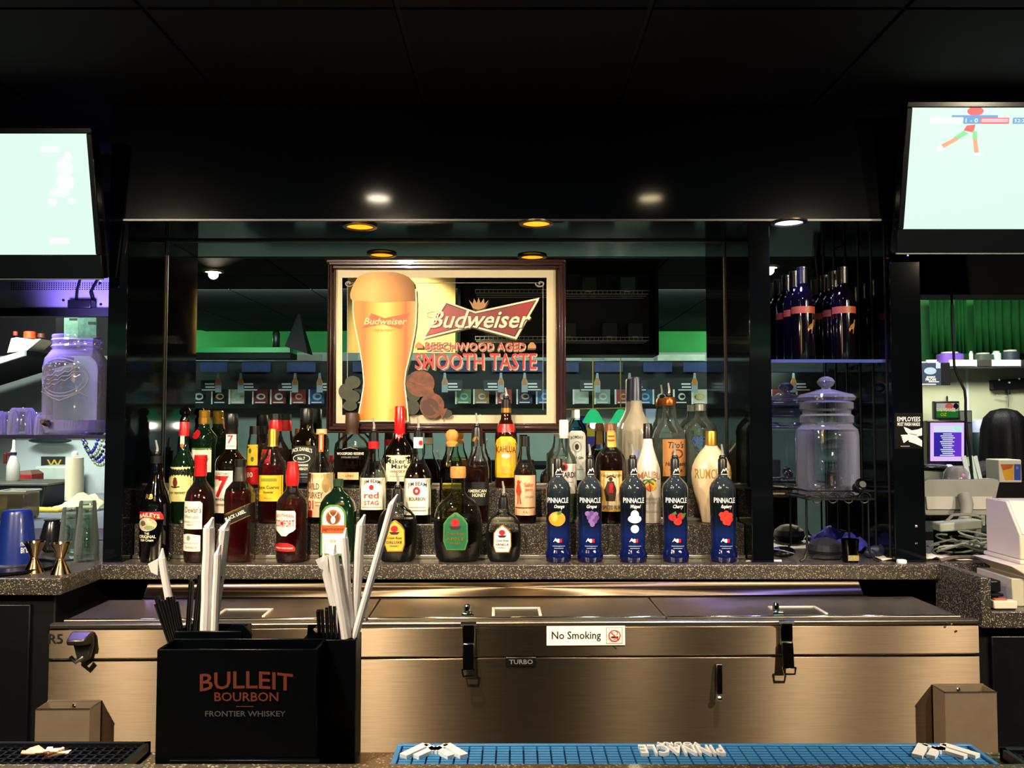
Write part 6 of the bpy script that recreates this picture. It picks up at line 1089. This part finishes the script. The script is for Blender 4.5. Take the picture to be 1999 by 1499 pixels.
# overhead rack above the front bar (reflected at the right of the framed mirror)
rk = thing('overhead_rack', 'black overhead rack with wire shelves above the front bar, seen in the mirror', 'rack')
Yk = 5.3; a, b = V(930, 688, Yk), V(1285, 518, Yk)
obj('side_panel', M().box(b.x - .02, b.x, .16, .41, a.z, b.z), BLKM, rk); obj('side_panel', M().box(a.x - .12, a.x - .10, .16, .39, a.z, b.z), BLKM, rk); obj('back_panel', M().box(a.x - .12, b.x, .14, .16, a.z, b.z), mat('rack_dark', '0a0c0d', .6), rk); obj('bottom', M().box(a.x - .12, b.x, .16, .41, a.z - .015, a.z), BLKM, rk)
for y in (573, 664):
    m = M(); z_ = V(0, y, Yk).z; x0, x1 = V(930, 0, Yk).x, V(1262, 0, Yk).x
    for k in range(3): m.tube([(x0, .21 + .09*k, z_), (x1, .21 + .09*k, z_)], .0025, 5)
    m.tube([(x0, .40, z_ + .02), (x1, .40, z_ + .02)], .0025, 5)
    n = int((x1 - x0) / .028)
    for k in range(n): m.tube([(x0 + k*.028, .40, z_ - .002), (x0 + k*.028, .40, z_ + .022)], .0018, 4)
    obj('wire_shelf', m, mat('white_wire', 'b8bcb8', .4), rk)
for px, py, c in ((1110, 640, '1c3a28'), (1150, 560, '202a24'), (1225, 555, '1c4a34'), (1190, 650, '141818'), (1240, 648, '181414')):
    p = V(px, py, Yk + .1); q = thing('bar_tool_box', 'dark box on the overhead rack, seen in the mirror', 'box', (0, 0, 0), 0, 'boxes on the overhead rack'); zz = V(0, 573 if py < 600 else 664, Yk).z + .003; obj('box_body', M().box(p.x - .05, p.x + .05, .21, .33, zz, zz + .12), mat('rbox_' + c, c, .5), q, bevel=.004); obj('tape', M().box(p.x - .02, p.x + .015, .3295, .3315, zz + .02, zz + .03), mat('pale_rail'), q)
# lit wooden panel beside the rack
lp = thing('wood_panel', 'pale wooden panel above the front bar lit by a lamp, seen in the mirror', 'panel'); a, b = V(680, 690, Yk), V(890, 541, Yk)
obj('board', M().box(a.x, b.x, .40, .41, a.z, b.z), mat('pale_wood', 'd8b878', .5, noise=.12, nscale=3, stretch=(8, 1, 1)), lp); obj('frame', M().box(a.x, b.x, .39, .40, a.z, b.z), BLKM, lp)
lamp('panel_lamp', 'SPOT', (a.x + .45, .77, ZC - .01), 130, (1, .82, .45), (a.x + .42, .41, a.z + .08), spot_size=1.7, spot_blend=.8, shadow_soft_size=.04)
# green bay with shelf, can and tent card
lamp('green_wall_lamp', 'SPOT', (-4.6, -2.5, 2.30), 130, (.75, 1, .75), (-2.6, -3.3, 2.15), spot_size=1.9, spot_blend=.9, shadow_soft_size=.1)
lamp('green_wall_lamp', 'SPOT', (3.0, -2.2, 2.28), 130, (.75, 1, .75), (1.6, -3.3, 2.15), spot_size=1.9, spot_blend=.9, shadow_soft_size=.1)
gsf = thing('wall_shelf', 'green-lit shelf in the bar room, seen at the left of the mirror', 'shelf'); a, b = V(330, 688, 7.4), V(566, 678, 7.4); obj('board', M().box(a.x, b.x, a.y - .25, a.y, a.z, b.z), mat('green_board', '2a9a4c', .4), gsf); obj('support', M().box(a.x, b.x, a.y - .25, a.y - .02, a.z - .05, a.z), BLKM, gsf)
q = thing('drink_can', 'dark drink can on the green shelf, seen in the mirror', 'can', (V(543, 0, 7.4).x, V(0, 0, 7.4).y - .08, b.z)); obj('can_body', M().lathe([(.028, 0), (.033, .008), (.033, .135), (.026, .15)], 18), mat('can_dark', '1c2a24', .3, .6, noise=.4, nscale=30), q); obj('can_top', M().lathe([(.026, .15), (.024, .152)], 18), CHROME, q)
q = thing('tent_card', 'black triangular table tent next to the drink can, seen in the mirror', 'sign'); p0 = [V(x, y, 7.2) for x, y in ((556, 676), (600, 690), (578, 610))]; obj('card', M().hexa([p0[0], p0[1], p0[1] + Vector((0, -.2, 0)), p0[0] + Vector((0, -.2, 0))], [p0[2] + Vector((-.01, -.09, 0)), p0[2] + Vector((.01, -.09, 0)), p0[2] + Vector((.01, -.11, 0)), p0[2] + Vector((-.01, -.11, 0))]), BLKM, q)
# pool table lamps, flag, pale window
for i, px in enumerate((1158, 1212)):
    p = V(px, 826, 7.9); q = thing('pool_lamp', 'green glass lamp shade hanging over a table, %s of the two in the mirror' % ('left', 'right')[i], 'lamp', p); k = 7.9/F
    obj('shade', M().lathe([(23*k, 0), (21*k, 3*k), (10*k, 22*k), (5*k, 27*k)], 24, cap=False), mat('green_lamp_glass', '1a7a4a', .3, emit='3ad88a', es=.7), q); obj('bulb', M().ball((0, 0, 8*k), .03, 10, 8), mat('bulb_white', '000000', .3, emit='fff4d8', es=5), q); obj('chain', M().tube([(0, 0, 27*k), (0, 0, ZC - p.z)], .006, 6), GOLD, q)
    lamp('pool_lamp_light', 'POINT', p + Vector((0, 0, -.02)), 4, (1, .95, .8), shadow_soft_size=.03)
q = thing('lamp_bar', 'brass bar joining the two green lamps, seen in the mirror', 'rail'); obj('tube', M().tube([V(1100, 799, 7.9), V(1240, 796, 7.9)], .006, 8), mat('dull_gold'), q)
q = thing('team_flag', 'purple and yellow flag on the far wall, seen in the mirror', 'flag'); vq('cloth', 1130, 1172, 812, 880, 9.0, .006, mat('flag_purple', '3a2a8a', .7), q); vq('stripe', 1145, 1168, 826, 852, 8.99, .006, mat('flag_yellow', 'c8a02c', .7), q); d = Draw(vplane(8.985), q); d.ell('emblem', mat('flag_purple'), 1156, 832, 9, 5); d.flush()
vd = struct(vq('window_1', 1262, 1282, 798, 900, 9.0, .02, mat('glowing_window', 'c8dce0', .5, emit='b8dcf0', es=.35)))  # white window, its brightness put into the material as a glow
tb = thing('pub_table', 'long dark pub table with chairs behind the camera, seen in the mirror', 'table', (0, -1.5, 0)); obj('top', M().box(-2.2, 2.2, -.35, .35, .98, 1.02), BLKM, tb, bevel=.004)
for X in (-2, 2):
    for y in (-.28, .28): obj('leg', M().box(X-.03, X+.03, y-.03, y+.03, 0, .98), BLKM, tb)
for i in range(7):
    c = thing('bar_chair', 'tall dark bar chair at the pub table, seen in the mirror', 'chair', (-1.9 + .63*i, -.9, 0), 0, 'bar chairs in the mirror'); obj('seat', M().box(-.19, .19, -.19, .19, .70, .75), mat('chair_violet', '2a1c5a', .5), c, bevel=.01); obj('backrest', M().box(-.18, .18, .16, .19, .78, 1.08), BLKM, c, bevel=.01)
    for X in (-.17, .17):
        for y in (-.17, .17): obj('leg', M().box(X-.015, X+.015, y-.015, y+.015, 0, .70), BLKM, c)
